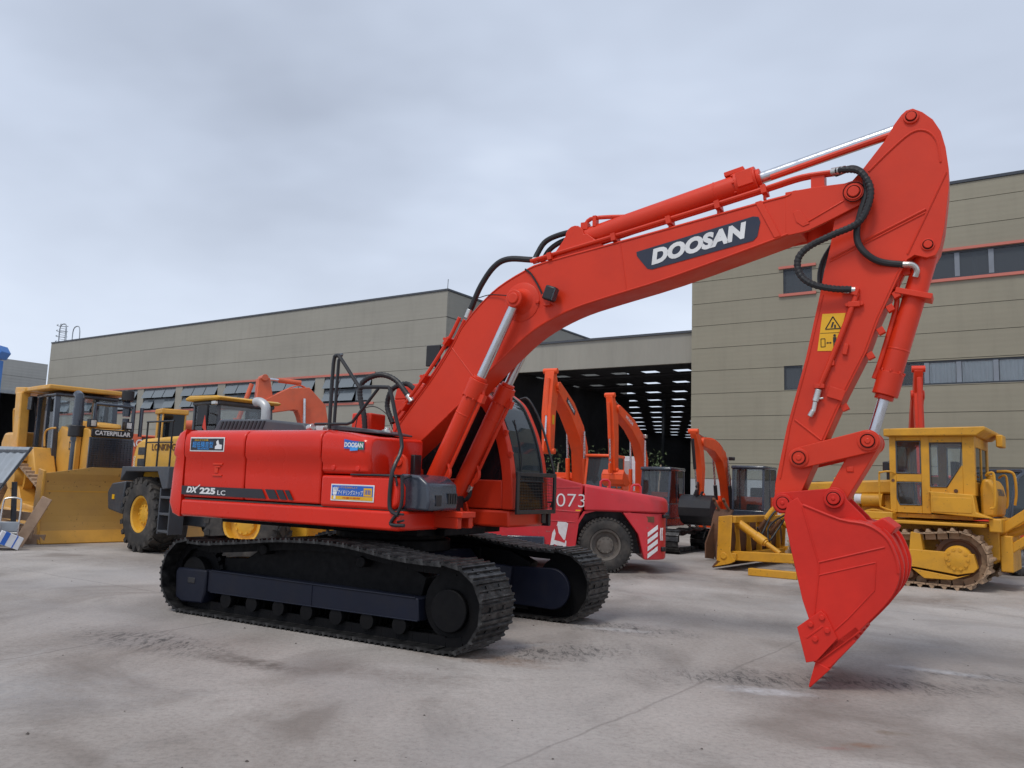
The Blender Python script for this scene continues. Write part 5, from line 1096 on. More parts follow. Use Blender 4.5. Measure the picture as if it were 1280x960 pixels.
# ripper linkage at the rear
for s in (-1, 1):
    m = MB(); m.beam((-1.65, .45 * s, .90), (-2.95, .45 * s, 1.88), .12, .17); m.build('ripper_arm', YEL_D6, D6, .02)
    m = MB(); m.beam((-1.75, .50 * s, .53), (-2.95, .50 * s, 1.42), .12, .15); m.build('ripper_arm', YEL_D6, D6, .02)
    m = MB(); m.cyl((-1.7, .28 * s, .88), (-2.9, .28 * s, 1.40), .08, n=14); m.build('ripper_cylinder', YEL_D6, D6)
m = MB(); m.box(-3.15, -2.85, -.9, .9, 1.3, 1.95); m.box(-3.10, -2.92, -.08, .08, .55, 2.2); m.box(-2.1, -1.9, -.6, .6, .35, 1.0); m.build('ripper_beam', YEL_D6, D6, .02)
# blade, push arms, tilt cylinders
arc = [(2.70 + .22 * math.cos(R(a)) * 0 + .16 * ((a / 60.) ** 2), .62 + .50 * (a / 60.)) for a in range(-60, 61, 15)]
m = MB(); m.strip([(x, z) for x, z in arc], [(x - .05, z) for x, z in arc], -1.60, 1.60); bl6 = m.build('blade', RUST, D6, 0, 40); bl6.location.x = .2
m = MB()
for y0, y1 in ((1.60, 1.64), (-1.64, -1.60)): m.prism([(2.50, .20), (2.62, .14), (2.98, .05), (2.90, .14), (2.86, 1.10), (2.56, 1.14), (2.60, .40)], y0, y1)
m.box(2.50, 2.66, -1.6, 1.6, .98, 1.12); m.box(2.50, 2.66, -1.6, 1.6, .22, .36)
for y in (-1.2, -.6, 0, .6, 1.2): m.prism([(2.54, .3), (2.68, .3), (2.68, 1.0), (2.6, 1.0)], y - .02, y + .02)
m.build('blade_frame', YEL_D6, bl6, .012)
m = MB(); m.prism([(2.80, .18), (2.98, .03), (3.0, .06), (2.88, .2)], -1.64, 1.64); m.build('cutting_edge', RUST, bl6, .006)
m = MB(); disc(m, (2.74, .30), 1.63, 1.665, .07, 18); m.build('end_pin', YEL_D6, bl6, .01)
for s in (-1, 1):
    m = MB(); y = 1.42 * s; m.beam((2.86, y, .30), (-.3, y, .40), .16, .19); m.build('push_arm', YEL_D6, D6, .015)
    hyd(D6, (2.80, 1.30 * s, 1.0), (1.85, 1.40 * s, .42), .62, .085, .05, YEL_D6, 'tilt_cylinder', True, YEL_D6)
    hyd(D6, (1.9, .52 * s, 1.75), (2.75, .45 * s, .7), .6, .07, .04, YEL_D6, 'lift_cylinder', True, RUST)
m = MB(); m.tube([(1.9, .5, 1.5), (2.2, .8, 1.2), (2.35, 1.0, .8), (2.3, 1.25, .75)], .022, 6, 5); m.tube([(1.9, .4, 1.4), (2.15, .6, .9), (2.3, .9, .6), (2.4, 1.2, .9)], .02, 6, 5); m.tube([(1.8, .6, 1.3), (2.3, .7, .95), (2.2, 1.1, .55)], .02, 6, 5); m.build('hose', BLACK_HOSE, D6)

# ------------------------------------------------------------------ ochre bulldozer on the left, blade towards us
D9 = thing('bulldozer', 'big ochre bulldozer on the left with wide scuffed blade and black exhaust stacks', 'bulldozer', (-10.964, 21.211, 0), R(-41))
yo = -.15
prof9 = [(3.34, .0), (3.22, .12), (3.10, .45), (3.06, .85), (3.10, 1.25), (3.20, 1.50)]
pr9 = [(p.x, p.z) for p in spline([(a, 0, b) for a, b in prof9], 3)]
m = MB(); m.strip(pr9, [(x - .06, z) for x, z in pr9], yo - 1.98, yo + 1.98); b9 = m.build('blade', YEL_WORN, D9, 0, 40)
m = MB(); m.add([(3.20, yo - 1.98, 1.50), (3.20, yo + 1.98, 1.50), (3.23, yo + 1.0, 1.665), (3.23, yo - 1.0, 1.665), (3.14, yo - 1.98, 1.50), (3.14, yo + 1.98, 1.50), (3.17, yo + 1.0, 1.665), (3.17, yo - 1.0, 1.665)], [(0, 1, 2, 3), (4, 5, 6, 7), (0, 1, 5, 4), (1, 2, 6, 5), (2, 3, 7, 6), (3, 0, 4, 7)]); m.build('top_lip', YEL_WORN, b9)
for y0, y1 in ((yo - 2.04, yo - 1.98), (yo + 1.98, yo + 2.04)):
    m = MB(); m.prism([(2.86, .05), (3.36, .004), (3.24, .14), (3.16, .6), (3.24, 1.56), (2.92, 1.60), (2.84, .8)], y0, y1); m.build('end_plate', YEL_D9, b9, .015)
m = MB(); m.prism([(3.355, .004), (3.37, .02), (3.225, .28), (3.205, .27)], yo - 2.0, yo + 2.0); m.build('cutting_edge', YEL_D9, b9, .004)
m = MB(); m.box(2.88, 3.06, yo - 1.9, yo + 1.9, .3, .5); m.box(2.92, 3.08, yo - 1.9, yo + 1.9, 1.1, 1.3)
for y in (-1.5, -.8, 0, .8, 1.5): m.box(2.94, 3.05, yo + y - .03, yo + y + .03, .2, 1.5)
m.build('blade_rib', YEL_D9, b9)
for s in (-1, 1):
    tri9 = [(1.7 - 3.3 * i / 20, .05) for i in range(20)] + [(-1.6 + .38 * math.cos(R(270 - 120 * i / 8)), .43 + .38 * math.sin(R(270 - 120 * i / 8))) for i in range(8)] + [(-.75 + .46 * math.cos(R(150 - 75 * i / 8)), 1.34 + .46 * math.sin(R(150 - 75 * i / 8))) for i in range(8)] + [(1.7 + .42 * math.cos(R(75 - 165 * i / 8)), .47 + .42 * math.sin(R(75 - 165 * i / 8))) for i in range(8)]
    loop(D9, tri9, yo + 1.1 * s, .6, DRYMUD, .24, .07)
    m = MB(); m.prism([(-1.6, .3), (1.7, .3), (1.8, .6), (-.2, .75), (-.75, 1.5), (-1.1, 1.2), (-1.7, .55)], yo + 1.1 * s - .2, yo + 1.1 * s + .2); m.build('track_frame', YEL_D9, D9, .03)
    m = MB(); m.lathe((-.75, yo + 1.1 * s, 1.34), (0, s, 0), [(-.1, .2), (-.1, .42), (.1, .42), (.1, .3), (.3, .28), (.34, .1)], 26); m.build('sprocket', YEL_D9, D9)
    m = MB(); m.beam((2.95, yo + 1.62 * s, .40), (-.4, yo + 1.55 * s, .50), .2, .3); m.build('push_arm', YEL_D9, D9, .03)
    hyd(D9, (2.95, yo + 1.45 * s, 1.2), (1.7, yo + 1.60 * s, .6), .6, .10, .055, YEL_D9, 'tilt_cylinder')
m = MB(); m.box(-2.2, 1.7, yo - .75, yo + .75, .6, 1.35); m.build('hull', YEL_D9, D9, .03)
m = MB(); m.prism([(.1, 1.3), (1.58, 1.3), (1.58, 2.46), (1.50, 2.62), (.1, 2.66)], yo - .52, yo + .52); m.build('hood', YEL_D9, D9, .04)
m = MB(); m.prism([(-.30, 1.55), (1.15, 1.36), (1.15, 2.42), (.15, 2.68), (-.30, 2.30)], yo - .66, yo - .53); sdp = m.build('engine_side_panel', YEL_D9, D9, .02)
text('lettering', 'D9R', sdp, (.93, yo - .665, 2.18), X3, Z3, BLACK, .34, .22, bold=.02)
m = MB(); m.box(1.58, 1.63, yo - .53, yo + .53, 1.55, 2.40)
for k in range(15): m.box(1.63, 1.66, yo - .50, yo + .50, 1.58 + k * .055, 1.60 + k * .055)
for k in range(13): m.box(1.63, 1.655, yo - .49 + k * .08, yo - .475 + k * .08, 1.58, 2.38)
m.build('grille', SLATE, D9)
m = MB(); m.box(1.58, 1.64, yo - .50, yo + .50, 2.42, 2.60); gp = m.build('name_band', BLACK, D9, .01)
text('lettering', 'CATERPILLAR', gp, (1.645, yo, 2.51), (0, 1, 0), Z3, WHITE, .86, .11, bold=.03)
for y in (-.46, .40):
    m = MB(); m.box(1.40, 1.58, yo + y - .09, yo + y + .09, 2.64, 2.84); hl = m.build('headlight', BLACK, D9, .015)
    m = MB(); m.box(1.582, 1.59, yo + y - .06, yo + y + .06, 2.67, 2.81); m.build('lens', ZINC, hl)
m = MB(); m.prism([(.3, 2.66), (1.45, 2.64), (1.38, 2.76), (.4, 2.84)], yo - .3, yo + .3); m.build('hood_top', YEL_D9, D9, .04)
for (x, y, r, z0, z1) in ((1.02, yo - .62, .125, 1.4, 3.36), (.95, yo + .58, .10, 2.4, 3.30)):
    m = MB(); m.cyl((x, y, z0), (x, y, z1 - .35), r * .82, n=18); m.cyl((x, y, z0 + .9), (x, y, z1 - .25), r, n=18); m.cyl((x, y, z1 - .3), (x, y, z1), r * .9, n=18); m.tube([(x, y, z1 - .05), (x - .02, y, z1 + .05), (x - .15, y, z1 + .10)], r * .85, 12); m.build('exhaust_stack', SLATE, D9)
    m = MB(); m.lathe((x, y, z0 + 1.0), (0, 0, 1), [(0, r * 1.5), (.28, r * 1.5)], 18); m.build('muffler_shield', BLACK, D9, .02)
m = MB(); 
for y in (-.35, .35): m.tube([(1.1, yo + .8 + y * .3, 2.5), (1.1, yo + .8 + y * .3, 3.25)], .05, 8)
m.tube([(1.1, yo + .70, 3.25), (1.1, yo - .25, 3.25)], .04, 8); m.tube([(1.1, yo - .25, 3.25), (1.1, yo - .25, 2.6)], .03, 8); m.build('guard_hoop', SLATE, D9)
# cab and its roll frame
cab_box(D9, -1.35, .02, yo - .78, yo + .78, 1.45, 3.55, SLATE, CLEAR, .10, .12, .20)
m = MB(); m.tube([(-1.1, yo - .85, 2.95), (-1.1, yo - .92, 3.3)], .02, 6); m.obb((-1.15, yo - 1.0, 3.28), (.22, .05, .34), Matrix.Rotation(.1, 3, 'Z')); m.build('mirror', BLACK, D9, .02)
m = MB(); m.box(-2.25, .10, yo - 1.02, yo + 1.02, 3.60, 3.72); m.prism([(-2.25, 3.56), (-1.5, 3.58), (-1.5, 3.72), (-2.25, 3.76)], yo - 1.05, yo + 1.05)
for s in (-1, 1): m.prism([(-1.80, 1.5), (-1.42, 1.5), (-1.62, 3.6), (-2.02, 3.6)], yo + .98 * s - .12, yo + .98 * s + .12)
m.build('roll_frame', YEL_D9, D9, .03)
m = MB(); m.prism([(-3.2, 1.5), (-1.9, 1.5), (-1.9, 2.55), (-3.05, 2.55), (-3.25, 2.3)], yo - .95, yo + .95); m.build('fuel_tank', YEL_D9, D9, .08)
m = MB(); m.box(-3.0, -.4, yo - 1.42, yo - .82, 1.66, 1.76); m.box(-1.9, -1.0, yo - 1.40, yo - .84, 1.76, 2.12); m.box(-.98, -.3, yo - 1.35, yo - .84, 1.76, 1.95); m.prism([(-.35, 1.35), (.35, 1.35), (-.1, 2.12), (-.45, 2.12)], yo - 1.2, yo - .7); m.build('fender', YEL_D9, D9, .03)
m = MB(); m.tube([(-2.3, yo - .95, 2.55), (-2.3, yo - 1.0, 3.1), (-2.2, yo - 1.0, 3.15), (-2.05, yo - .95, 3.1)], .03, 8, 3); m.tube([(-.15, yo - .9, 2.15), (-.15, yo - .92, 2.5), (.1, yo - .9, 2.6), (.2, yo - .8, 2.62)], .025, 8, 3); m.build('handrail', YEL_D9, D9)

# ------------------------------------------------------------------ yellow wheel loader
LO = thing('wheel_loader', 'yellow wheel loader with big ribbed tyres parked behind the large red excavator', 'wheel loader', (-5.543, 16.45, 0), R(-39.3))
for s in (-1, 1): wheel(LO, (-1.5, .90 * s, .75), (0, s, 0), .75, .52, .36, YEL_LO)
fa = R(26); fx, fy = Vector((math.cos(fa), math.sin(fa), 0)), Vector((-math.sin(fa), math.cos(fa), 0)); fc = Vector((1.25, .05, 0))
for s in (-1, 1): wheel(LO, fc + fx * .12 + fy * (.95 * s) + Vector((0, 0, .75)), fy * s, .75, .52, .36, YEL_LO)
m = MB(); m.box(-2.6, -.2, -.45, .45, .55, 1.3); m.prism([(-3.2, .78), (-2.6, .70), (-2.5, 1.40), (-3.1, 1.34), (-3.28, 1.15)], -1.0, 1.0); m.build('rear_frame', DARKGREY, LO, .03)
m = MB(); m.box(-3.02, -2.92, -1.012, -1.0, 1.0, 1.10); m.build('reflector', SIGNYEL, LO)
m = MB(); m.beam(fc - fx * .9 + Vector((0, 0, .8)), fc + fx * 1.0 + Vector((0, 0, .8)), .8, .6); m.beam(fc + fx * .2 + Vector((0, 0, .75)), fc + fx * .2 + fy * .7 + Vector((0, 0, .75)), .3, .3); m.beam(fc + fx * .2 + Vector((0, 0, .75)), fc + fx * .2 - fy * .7 + Vector((0, 0, .75)), .3, .3); m.build('front_frame', YEL_LO, LO, .03)
m = MB(); m.prism([(-2.66, 1.40), (-.66, 1.40), (-.66, 2.36), (-2.30, 2.30), (-2.56, 2.20), (-2.68, 1.9)], -.82, .82); hd = m.build('hood', YEL_LO, LO, .07)
text('lettering', 'LONKING', hd, (-1.36, -.828, 2.12), X3, Z3, RUST, .95, .14, bold=.02)
text('lettering', 'LONKING', hd, (-2.55, -.828, 1.72), (0, 0, 1), (-1, 0, 0), WHITE, .42, .09)
m = MB()
for z in (1.48, 1.72, 1.96): m.box(-2.42, -2.10, -.83, -.818, z, z + .16)
m.box(-2.70, -2.66, -.6, .6, 1.5, 2.1); m.build('vent', BLACK, hd, .01)
m = MB(); m.prism([(-2.20, 1.70), (-.30, 1.72), (-.28, 1.30), (-.48, 1.28), (-.72, 1.62), (-2.0, 1.60), (-2.24, 1.40)], -1.24, -.84); m.prism([(-2.20, 1.70), (-.30, 1.72), (-.28, 1.30), (-.48, 1.28), (-.72, 1.62), (-2.0, 1.60), (-2.24, 1.40)], .84, 1.24); m.build('fender', DARKGREY, LO, .015)
m = MB()
for z in (.45, .78, 1.10): m.box(-.62, -.22, -1.20, -.9, z, z + .05)
m.box(-.64, -.60, -1.2, -.9, .42, 1.3); m.box(-.24, -.20, -1.2, -.9, .42, 1.3); m.build('ladder', DARKGREY, LO, .01)
m = MB()
for x in (-1.55, -1.05, -.55): m.tube([(x, -1.10, 1.7), (x, -1.10, 2.62)], .02, 6)
m.tube([(-1.58, -1.10, 2.62), (-.5, -1.10, 2.62)], .02, 6); m.tube([(-1.55, -1.10, 2.2), (-.5, -1.10, 2.2)], .016, 6); m.build('handrail', BLACK, LO)
cab_box(LO, -.62, .38, -.66, .58, 1.40, 3.06, DARKGREY, CLEAR, .08, .06, .42)
m = MB(); m.prism([(-.74, 3.05), (.42, 3.05), (.52, 3.09), (.40, 3.13), (-.6, 3.16), (-.76, 3.11)], -.78, .66); m.build('cab_roof', YEL_LO, LO, .04)
m = MB(); m.tube([(.3, -.66, 2.75), (.36, -.86, 2.78)], .015, 6); m.obb((.05, -.82, 2.74), (.26, .06, .38), Matrix.Rotation(.2, 3, 'Z')); m.build('mirror', BLACK, LO, .03)
m = MB(); m.prism([(.14, 2.5), (.20, 2.74), (.24, 2.62), (.30, 2.38)], -.87, -.865); m.build('ribbon', RED, LO)
m = MB(); m.box(.16, .32, -.74, -.67, 2.95, 3.04); m.build('work_lamp', ZINC, LO, .02)
for s in (-1, 1):
    m = MB(); p0, p1 = fc + fx * .5 + fy * .45 * s + Vector((0, 0, 1.5)), fc + fx * 2.1 + fy * .45 * s + Vector((0, 0, .45)); m.beam(p0, p1, .12, .32); m.build('lift_arm', YEL_LO, LO, .02)
bo_ = fc + fx * 2.2
bp = [(0, .95), (.06, .62), (.0, .22), (.35, .05), (1.05, .02)]
m = MB()
def bw(p, y, d=0): v = bo_ + fx * (p[0] + d) + fy * y; return (v.x, v.y, p[1])
for i in range(len(bp) - 1): a, b = bp[i], bp[i + 1]; m.loft([[bw(a, -1.3), bw(a, 1.3), bw((a[0] + .04, a[1] + .02), 1.3), bw((a[0] + .04, a[1] + .02), -1.3)], [bw(b, -1.3), bw(b, 1.3), bw((b[0] + .04, b[1] + .04), 1.3), bw((b[0] + .04, b[1] + .04), -1.3)]])
for y in (-1.33, 1.3):
    k = len(bp); m.loft([[bw(p, y) for p in bp + [(.6, .5)]], [bw(p, y + .03) for p in bp + [(.6, .5)]]])
m.build('bucket', YEL_LO, LO)

# yellow machine cab that looks out behind the loader's hood
YM = thing('compactor', 'small yellow machine with square capped cab standing behind the wheel loader hood', 'roller', (-8.10, 19.3, 0), R(-52)); YM.scale = (.5, .5, 1)
m = MB(); m.box(-1.2, 1.4, -.7, .7, .5, 1.7); m.build('body', YEL_D9, YM, .05)
m = MB(); m.box(-.58, .42, -.55, .55, 1.7, 2.06); m.box(-.58, -.34, -.55, -.36, 2.06, 2.98); m.box(-.58, -.34, .36, .55, 2.06, 2.98); m.box(.34, .42, -.55, -.47, 2.06, 2.98); m.box(.34, .42, .47, .55, 2.06, 2.98); m.build('cab', YEL_D9, YM, .03)
m = MB(); m.box(-.66, .50, -.62, .62, 2.98, 3.10); m.build('cab_roof', YEL_D9, YM, .03)
for y in (-.5, .5): pane(YM, [(-.34, y, 2.06), (.34, y, 2.06), (.34, y, 2.98), (-.34, y, 2.98)], CABGLASS, 'side_window')
pane(YM, [(.38, -.47, 2.06), (.38, .47, 2.06), (.38, .47, 2.98), (.38, -.47, 2.98)], CABDARK, 'windscreen')
for x in (-.8, 1.0): m = MB(); m.cyl((x, -.72, .5), (x, .72, .5), .5, n=32); m.build('drum', STEEL, YM, .02)

# ------------------------------------------------------------------ red heavy forklift
TRUCKRIM = paint('dusty_wheel_rim', (.13, .115, .10), .7, (.06, .045, .035), .6, 6, bmp=.2)
FT = thing('heavy_forklift', 'crimson heavy forklift with rounded counterweight and white number 073 on its flank', 'forklift', (1.94, 16.927, 0), R(-2))
for s in (-1, 1): wheel(FT, (0, 1.06 * s, .52), (0, s, 0), .525, .36, .285, TRUCKRIM, 'straight', 44)
hood = [(-4.2, 1.20), (-4.2, 2.10), (-1.25, 1.95), (-.50, 1.68), (.05, 1.60), (.10, 1.20)]
m = MB(); m.prism([(-4.2, .40), (-4.2, 1.98), (-1.3, 1.86), (-.45, 1.665), (-.45, 1.15), (-.50, 1.12), (-.56, .42), (-1.2, .40)], -1.16, 1.16); bd = m.build('body', TRUCKRED, FT, .03)
m = MB()
pl = [(-.42, -1.20), (.85, -1.20), (1.05, -1.12), (1.20, -.95), (1.28, -.6), (1.30, 0), (1.28, .6), (1.20, .95), (1.05, 1.12), (.85, 1.20), (-.42, 1.20)]
def rg(z, f=0, sl=0): return [(x * (1 if x < 0 else 1 + f), y * (1 + f * .6), z - (x + .42) * sl) for x, y in pl]
m.loft([rg(1.16), rg(1.30), rg(1.62, -.01, .13), rg(1.67, -.06, .13)]); m.build('counterweight', TRUCKRED, FT, .03, 35)
m = MB(); lo = [(.62, -1.18), (.85, -1.17), (1.03, -1.09), (1.16, -.93), (1.24, -.6), (1.26, 0), (1.24, .6), (1.16, .93), (1.03, 1.09), (.85, 1.17), (.62, 1.18)]
m.loft([[(x + (.12 if i in (0, 10) else 0), y, .27) for i, (x, y) in enumerate(lo)], [(x + (.0 if i in (0, 10) else 0), y, .75) for i, (x, y) in enumerate(lo)], [(x - (.30 if i in (0, 10) else 0), y, 1.15) for i, (x, y) in enumerate(lo)]]); lowc = m.build('rear_bumper', TRUCKRED, FT, .02)
m = MB(); m.box(-.5, .9, -.75, .75, .35, 1.16); m.cyl((0, -.9, .52), (0, .9, .52), .12, n=14); m.build('axle', BLACK, FT)
m = MB(); m.strip([(-.58, .42), (-.52, .9), (-.40, 1.10), (-.2, 1.155), (.4, 1.155), (.62, 1.05), (.75, .8)], [(-.62, .42), (-.56, .93), (-.43, 1.14), (-.2, 1.19), (.4, 1.19), (.66, 1.08), (.79, .8)], -1.165, -.5); m.build('wheel_arch', TRUCKRED, FT, 0, 50)
YF = -1.162
text('lettering', '073', bd, (-.68, YF - .002, 1.345), X3, Z3, WHITE, .56, .25, bold=-.01)
m = MB(); m.tube([(-1.35, YF, 1.16), (-.50, YF, 1.13)], .012, 6); m.tube([(-1.35, YF, .96), (-.60, YF, .93)], .010, 6); m.tube([(-1.25, YF, 1.72), (-1.0, YF, 1.58), (-.5, YF, 1.60)], .010, 6); m.build('body_seam', TRUCKRED, bd)
m = MB(); m.prism([(-1.06, .45), (-1.02, .72), (-.93, .88), (-.92, .93), (-.76, .925), (-.72, .90), (-.74, .78), (-.77, .60), (-.745, .56), (-.75, .455), (-.86, .46), (-.98, .50)], YF - .006, YF + .001); ob = m.build('worn_decal', OFFWHITE, bd)
m = MB(); m.prism([(-.985, .82), (-.93, .86), (-.90, .72), (-.80, .585), (-.76, .60), (-.78, .53), (-.88, .56), (-.98, .58), (-.955, .70)], YF - .009, YF - .0055); m.build('decal_patch', TRUCKRED, ob)
m = MB(); m.box(-.585, -.49, YF - .004, YF, 1.145, 1.17); m.build('side_marker', SIGNYEL, bd)
m = MB()
for k in range(4):
    z = .30 + k * .135; m.prism([(.80, z), (1.0, z + .15), (1.0, z + .23), (.80, z + .08)], -1.19 + .0, -1.176)
st_ = m.build('hazard_stripe', WHITE, lowc); st_.matrix_local = Matrix.Translation((.905, -1.15, 0)) @ Matrix.Rotation(R(13), 4, 'Z') @ Matrix.Translation((-.905, 1.165, 0))
m = MB()
for k in (0, 1): m.strip([(1.045 + k * .045, .64), (1.03 + k * .045, .76), (1.045 + k * .045, .88)], [(1.06 + k * .045, .64), (1.045 + k * .045, .76), (1.06 + k * .045, .88)], -1.08, -1.06)
ch = m.build('chevron', WHITE, lowc); ch.matrix_local = Matrix.Translation((1.08, -1.055, 0)) @ Matrix.Rotation(R(42), 4, 'Z') @ Matrix.Translation((-1.08, 1.05, 0))
m = MB(); m.box(.70, .93, -1.172, -1.08, .98, 1.09); m.build('lamp_recess', RUST, lowc); m = MB(); m.obb((1.17, -.96, 1.10), (.16, .10, .07), Matrix.Rotation(R(45), 3, 'Z')); m.obb((1.13, -1.0, .47), (.10, .07, .09), Matrix.Rotation(R(42), 3, 'Z')); m.build('lamp_recess', BLACK, lowc, .02)
for x, y in ((.02, -.5), (.65, -.45)):
    m = MB(); zt = 1.58 - (x + .42) * .12; m.tube([(x - .08, y, zt), (x - .08, y, zt + .20), (x - .04, y, zt + .24), (x + .06, y, zt + .24), (x + .10, y, zt + .20), (x + .10, y, zt)], .025, 8); m.build('lifting_eye', TRUCKRED, FT)
m = MB(); m.box(-1.9, -1.17, -1.22, -.6, .30, .64); m.build('step_box', SLATE, FT, .02)
m = MB(); m.box(-3.6, -1.7, -.8, .8, 1.9, 2.0); m.box(-4.3, -3.9, -1.0, 1.0, .3, 1.6); m.build('deck', TRUCKRED, FT, .03)
for s in (-1, 1): wheel(FT, (-3.5, .98 * s, .52), (0, s, 0), .52, .34, .28, RUST, 'straight', 40)

# ------------------------------------------------------------------ orange excavators further back
T1, B1, A1 = digger('crawler_excavator', 'bright orange excavator with black lettered plate on its boom behind the crimson forklift', (2.58, 28, 0), -117, ORANGE, ORANGE, CABGLASS, dict(
    gauge=1.05, tl=1.9, tw=.6, th=.85, zh=2.1, hw=1.3, tail=2.5, cab=(-.55, .95, .38, 1.28, 2.72), bw=.44, yb=-.15, rake=.2, zb=.34,
    boom=[(-.09, 1.7), (.06, 2.9), (.45, 3.5), (1.3, 4.2), (2.45, 4.80)], bwid=[.42, .48, .55, .5, .36],
    arm=[(2.68, 5.27), (2.60, 4.75), (2.74, 3.9), (2.72, 2.7)], awid=[.18, .5, .42, .26]))
m = MB(); m.prism([(1.15, 3.98), (1.85, 4.38), (1.78, 4.52), (1.08, 4.12)], .072, .086); lp1 = m.build('logo_plate', LOGO, B1)
text('lettering', 'DOOSAN', lp1, (1.465, .0865, 4.25), (-.87, 0, -.5), (-.5, 0, .87), WHITE, .60, .10, bold=.03)
m = MB(); m.prism([(2.66, 3.55), (2.81, 3.55), (2.80, 3.85), (2.65, 3.85)], .005, .018); m.build('warning_sign', SIGNYEL, A1)
T2, B2, A2 = digger('compact_excavator', 'orange boomed excavator with black cab standing right behind the crimson forklift counterweight', (3.68, 22.5, 0), -122, ORANGE, SLATE, CLEAR, dict(
    s=.72, gauge=.85, ty=.45, hmat=SLATE, tl=1.2, tw=.42, th=.62, zh=1.55, hw=.95, tail=1.5, cab=(-.62, .55, .18, 1.02, 2.22), bw=.26, yb=-.28, rake=.12, zb=.30,
    boom=[(-.68, 1.35), (-.66, 2.4), (-.35, 2.98), (.28, 3.37), (1.22, 3.72)], bwid=[.34, .36, .40, .34, .24],
    arm=[(1.56, 4.06), (1.38, 3.62), (1.29, 2.9), (1.24, 2.08)], awid=[.14, .34, .28, .2], bucket=(.60, -1.0, .60, ORANGE)))
text('lettering', 'HITACHI', B2, (.55, -.148, 3.47), (-.93, 0, -.36), (-.36, 0, .93), WHITE, .5, .09, bold=.02)
m = MB(); m.obb((-.45, -.10, 3.10), (.12, .10, .10), Matrix.Identity(3)); m.build('work_lamp', ZINC, B2, .015)
T3, B3, A3 = digger('compact_excavator', 'orange boomed compact excavator with navy glazed cab and black bucket hanging by a rusty blade', (6.46, 23, 0), -124, ORANGE, SLATE, CLEAR, dict(
    s=.7, gauge=.72, tl=1.15, tw=.40, th=.55, zh=1.5, hw=.92, tail=1.4, cab=(-.75, .45, .0, .90, 2.36), bw=.24, yb=-.30, rake=.05, zb=.22, cylmat=BLACK, cylmat2=BLACK, linkmat=BLACK,
    boom=[(-.13, 1.0), (.12, 1.95), (.52, 2.58), (1.25, 2.86), (2.1, 2.90)], bwid=[.30, .34, .38, .32, .22],
    arm=[(2.56, 3.16), (2.22, 2.80), (2.04, 2.2), (2.08, 1.50)], awid=[.14, .34, .26, .18], bucket=(.90, -.15, .85, BLACK)))
m = MB(); m.box(.86, 1.10, -.426, -.419, 2.70, 2.82); m.build('name_plate', WHITE, B3)
m = MB(); m.obb((.25, -.06, 2.55), (.10, .16, .10), Matrix.Identity(3)); m.build('work_lamp', BLACK, B3, .015)
T4, B4, A4 = digger('crawler_excavator', 'faded orange excavator with folded boom seen above the dark hood of the large red one', (-5.6, 22.5, 0), -150, ORANGE_OLD, ORANGE_OLD, CABGLASS, dict(
    gauge=.9, tl=1.7, tw=.5, th=.8, zh=2.0, hw=1.2, tail=2.0, cab=(-.5, .9, .4, 1.2, 2.6), bw=.46, yb=0,
    boom=[(-.20, 1.8), (-.17, 2.8), (.0, 3.45), (.28, 3.75), (.62, 3.72), (1.30, 3.45)], bwid=[.55, .70, .78, .72, .6, .36],
    arm=[(1.36, 4.24), (1.28, 3.5), (1.75, 2.6), (2.0, 1.9)], awid=[.30, .5, .36, .26], bucket=(1.0, 1.6, .9, ORANGE_OLD)))
T5, B5, A5 = digger('crawler_excavator', 'faded orange excavator whose counterweight and low cylinder show over the ochre bulldozer hood', (-12.6, 28.5, 0), 25, ORANGE_OLD, ORANGE_OLD, CABGLASS, dict(
    gauge=1.0, tl=1.9, tw=.6, th=.85, zh=2.85, hw=1.35, tail=2.4, cab=(-.4, 1.0, .4, 1.25, 2.9), bw=.44, yb=0,
    boom=[(.2, 2.0), (1.2, 2.9), (2.6, 3.25), (4.2, 3.0), (5.0, 2.6)], bwid=[.5, .55, .55, .45, .3],
    arm=[(4.9, 2.95), (5.1, 2.5), (4.6, 1.6), (4.3, .95)], awid=[.2, .5, .36, .26], bucket=(1.0, 1.2, .9, ORANGE_OLD)))
hyd(T5, (.4, -1.5, 3.18), (3.6, -1.5, 3.42), .55, .17, .085, ORANGE_OLD, 'arm_cylinder')
text('lettering', 'HITACHI', T5, (-.6, -1.372, 2.55), X3, Z3, WHITE, 1.1, .25, bold=.02)
T6, B6, A6 = digger('crawler_excavator', 'scarlet excavator arm standing upright behind the old yellow bulldozer cab', (11.95, 23.8, 0), -112, RED, RED, CABGLASS, dict(
    gauge=1.0, tl=1.8, tw=.6, th=.85, zh=1.7, hw=1.2, tail=2.0, cab=(-.5, .8, .4, 1.1, 2.3), bw=.30, yb=-.1,
    boom=[(.2, 1.6), (.5, 2.5), (1.0, 3.2), (1.7, 3.9), (2.3, 4.4)], bwid=[.4, .45, .5, .4, .3],
    arm=[(2.75, 5.05), (2.35, 4.45), (2.6, 3.4), (2.8, 2.0)], awid=[.2, .5, .4, .26]))
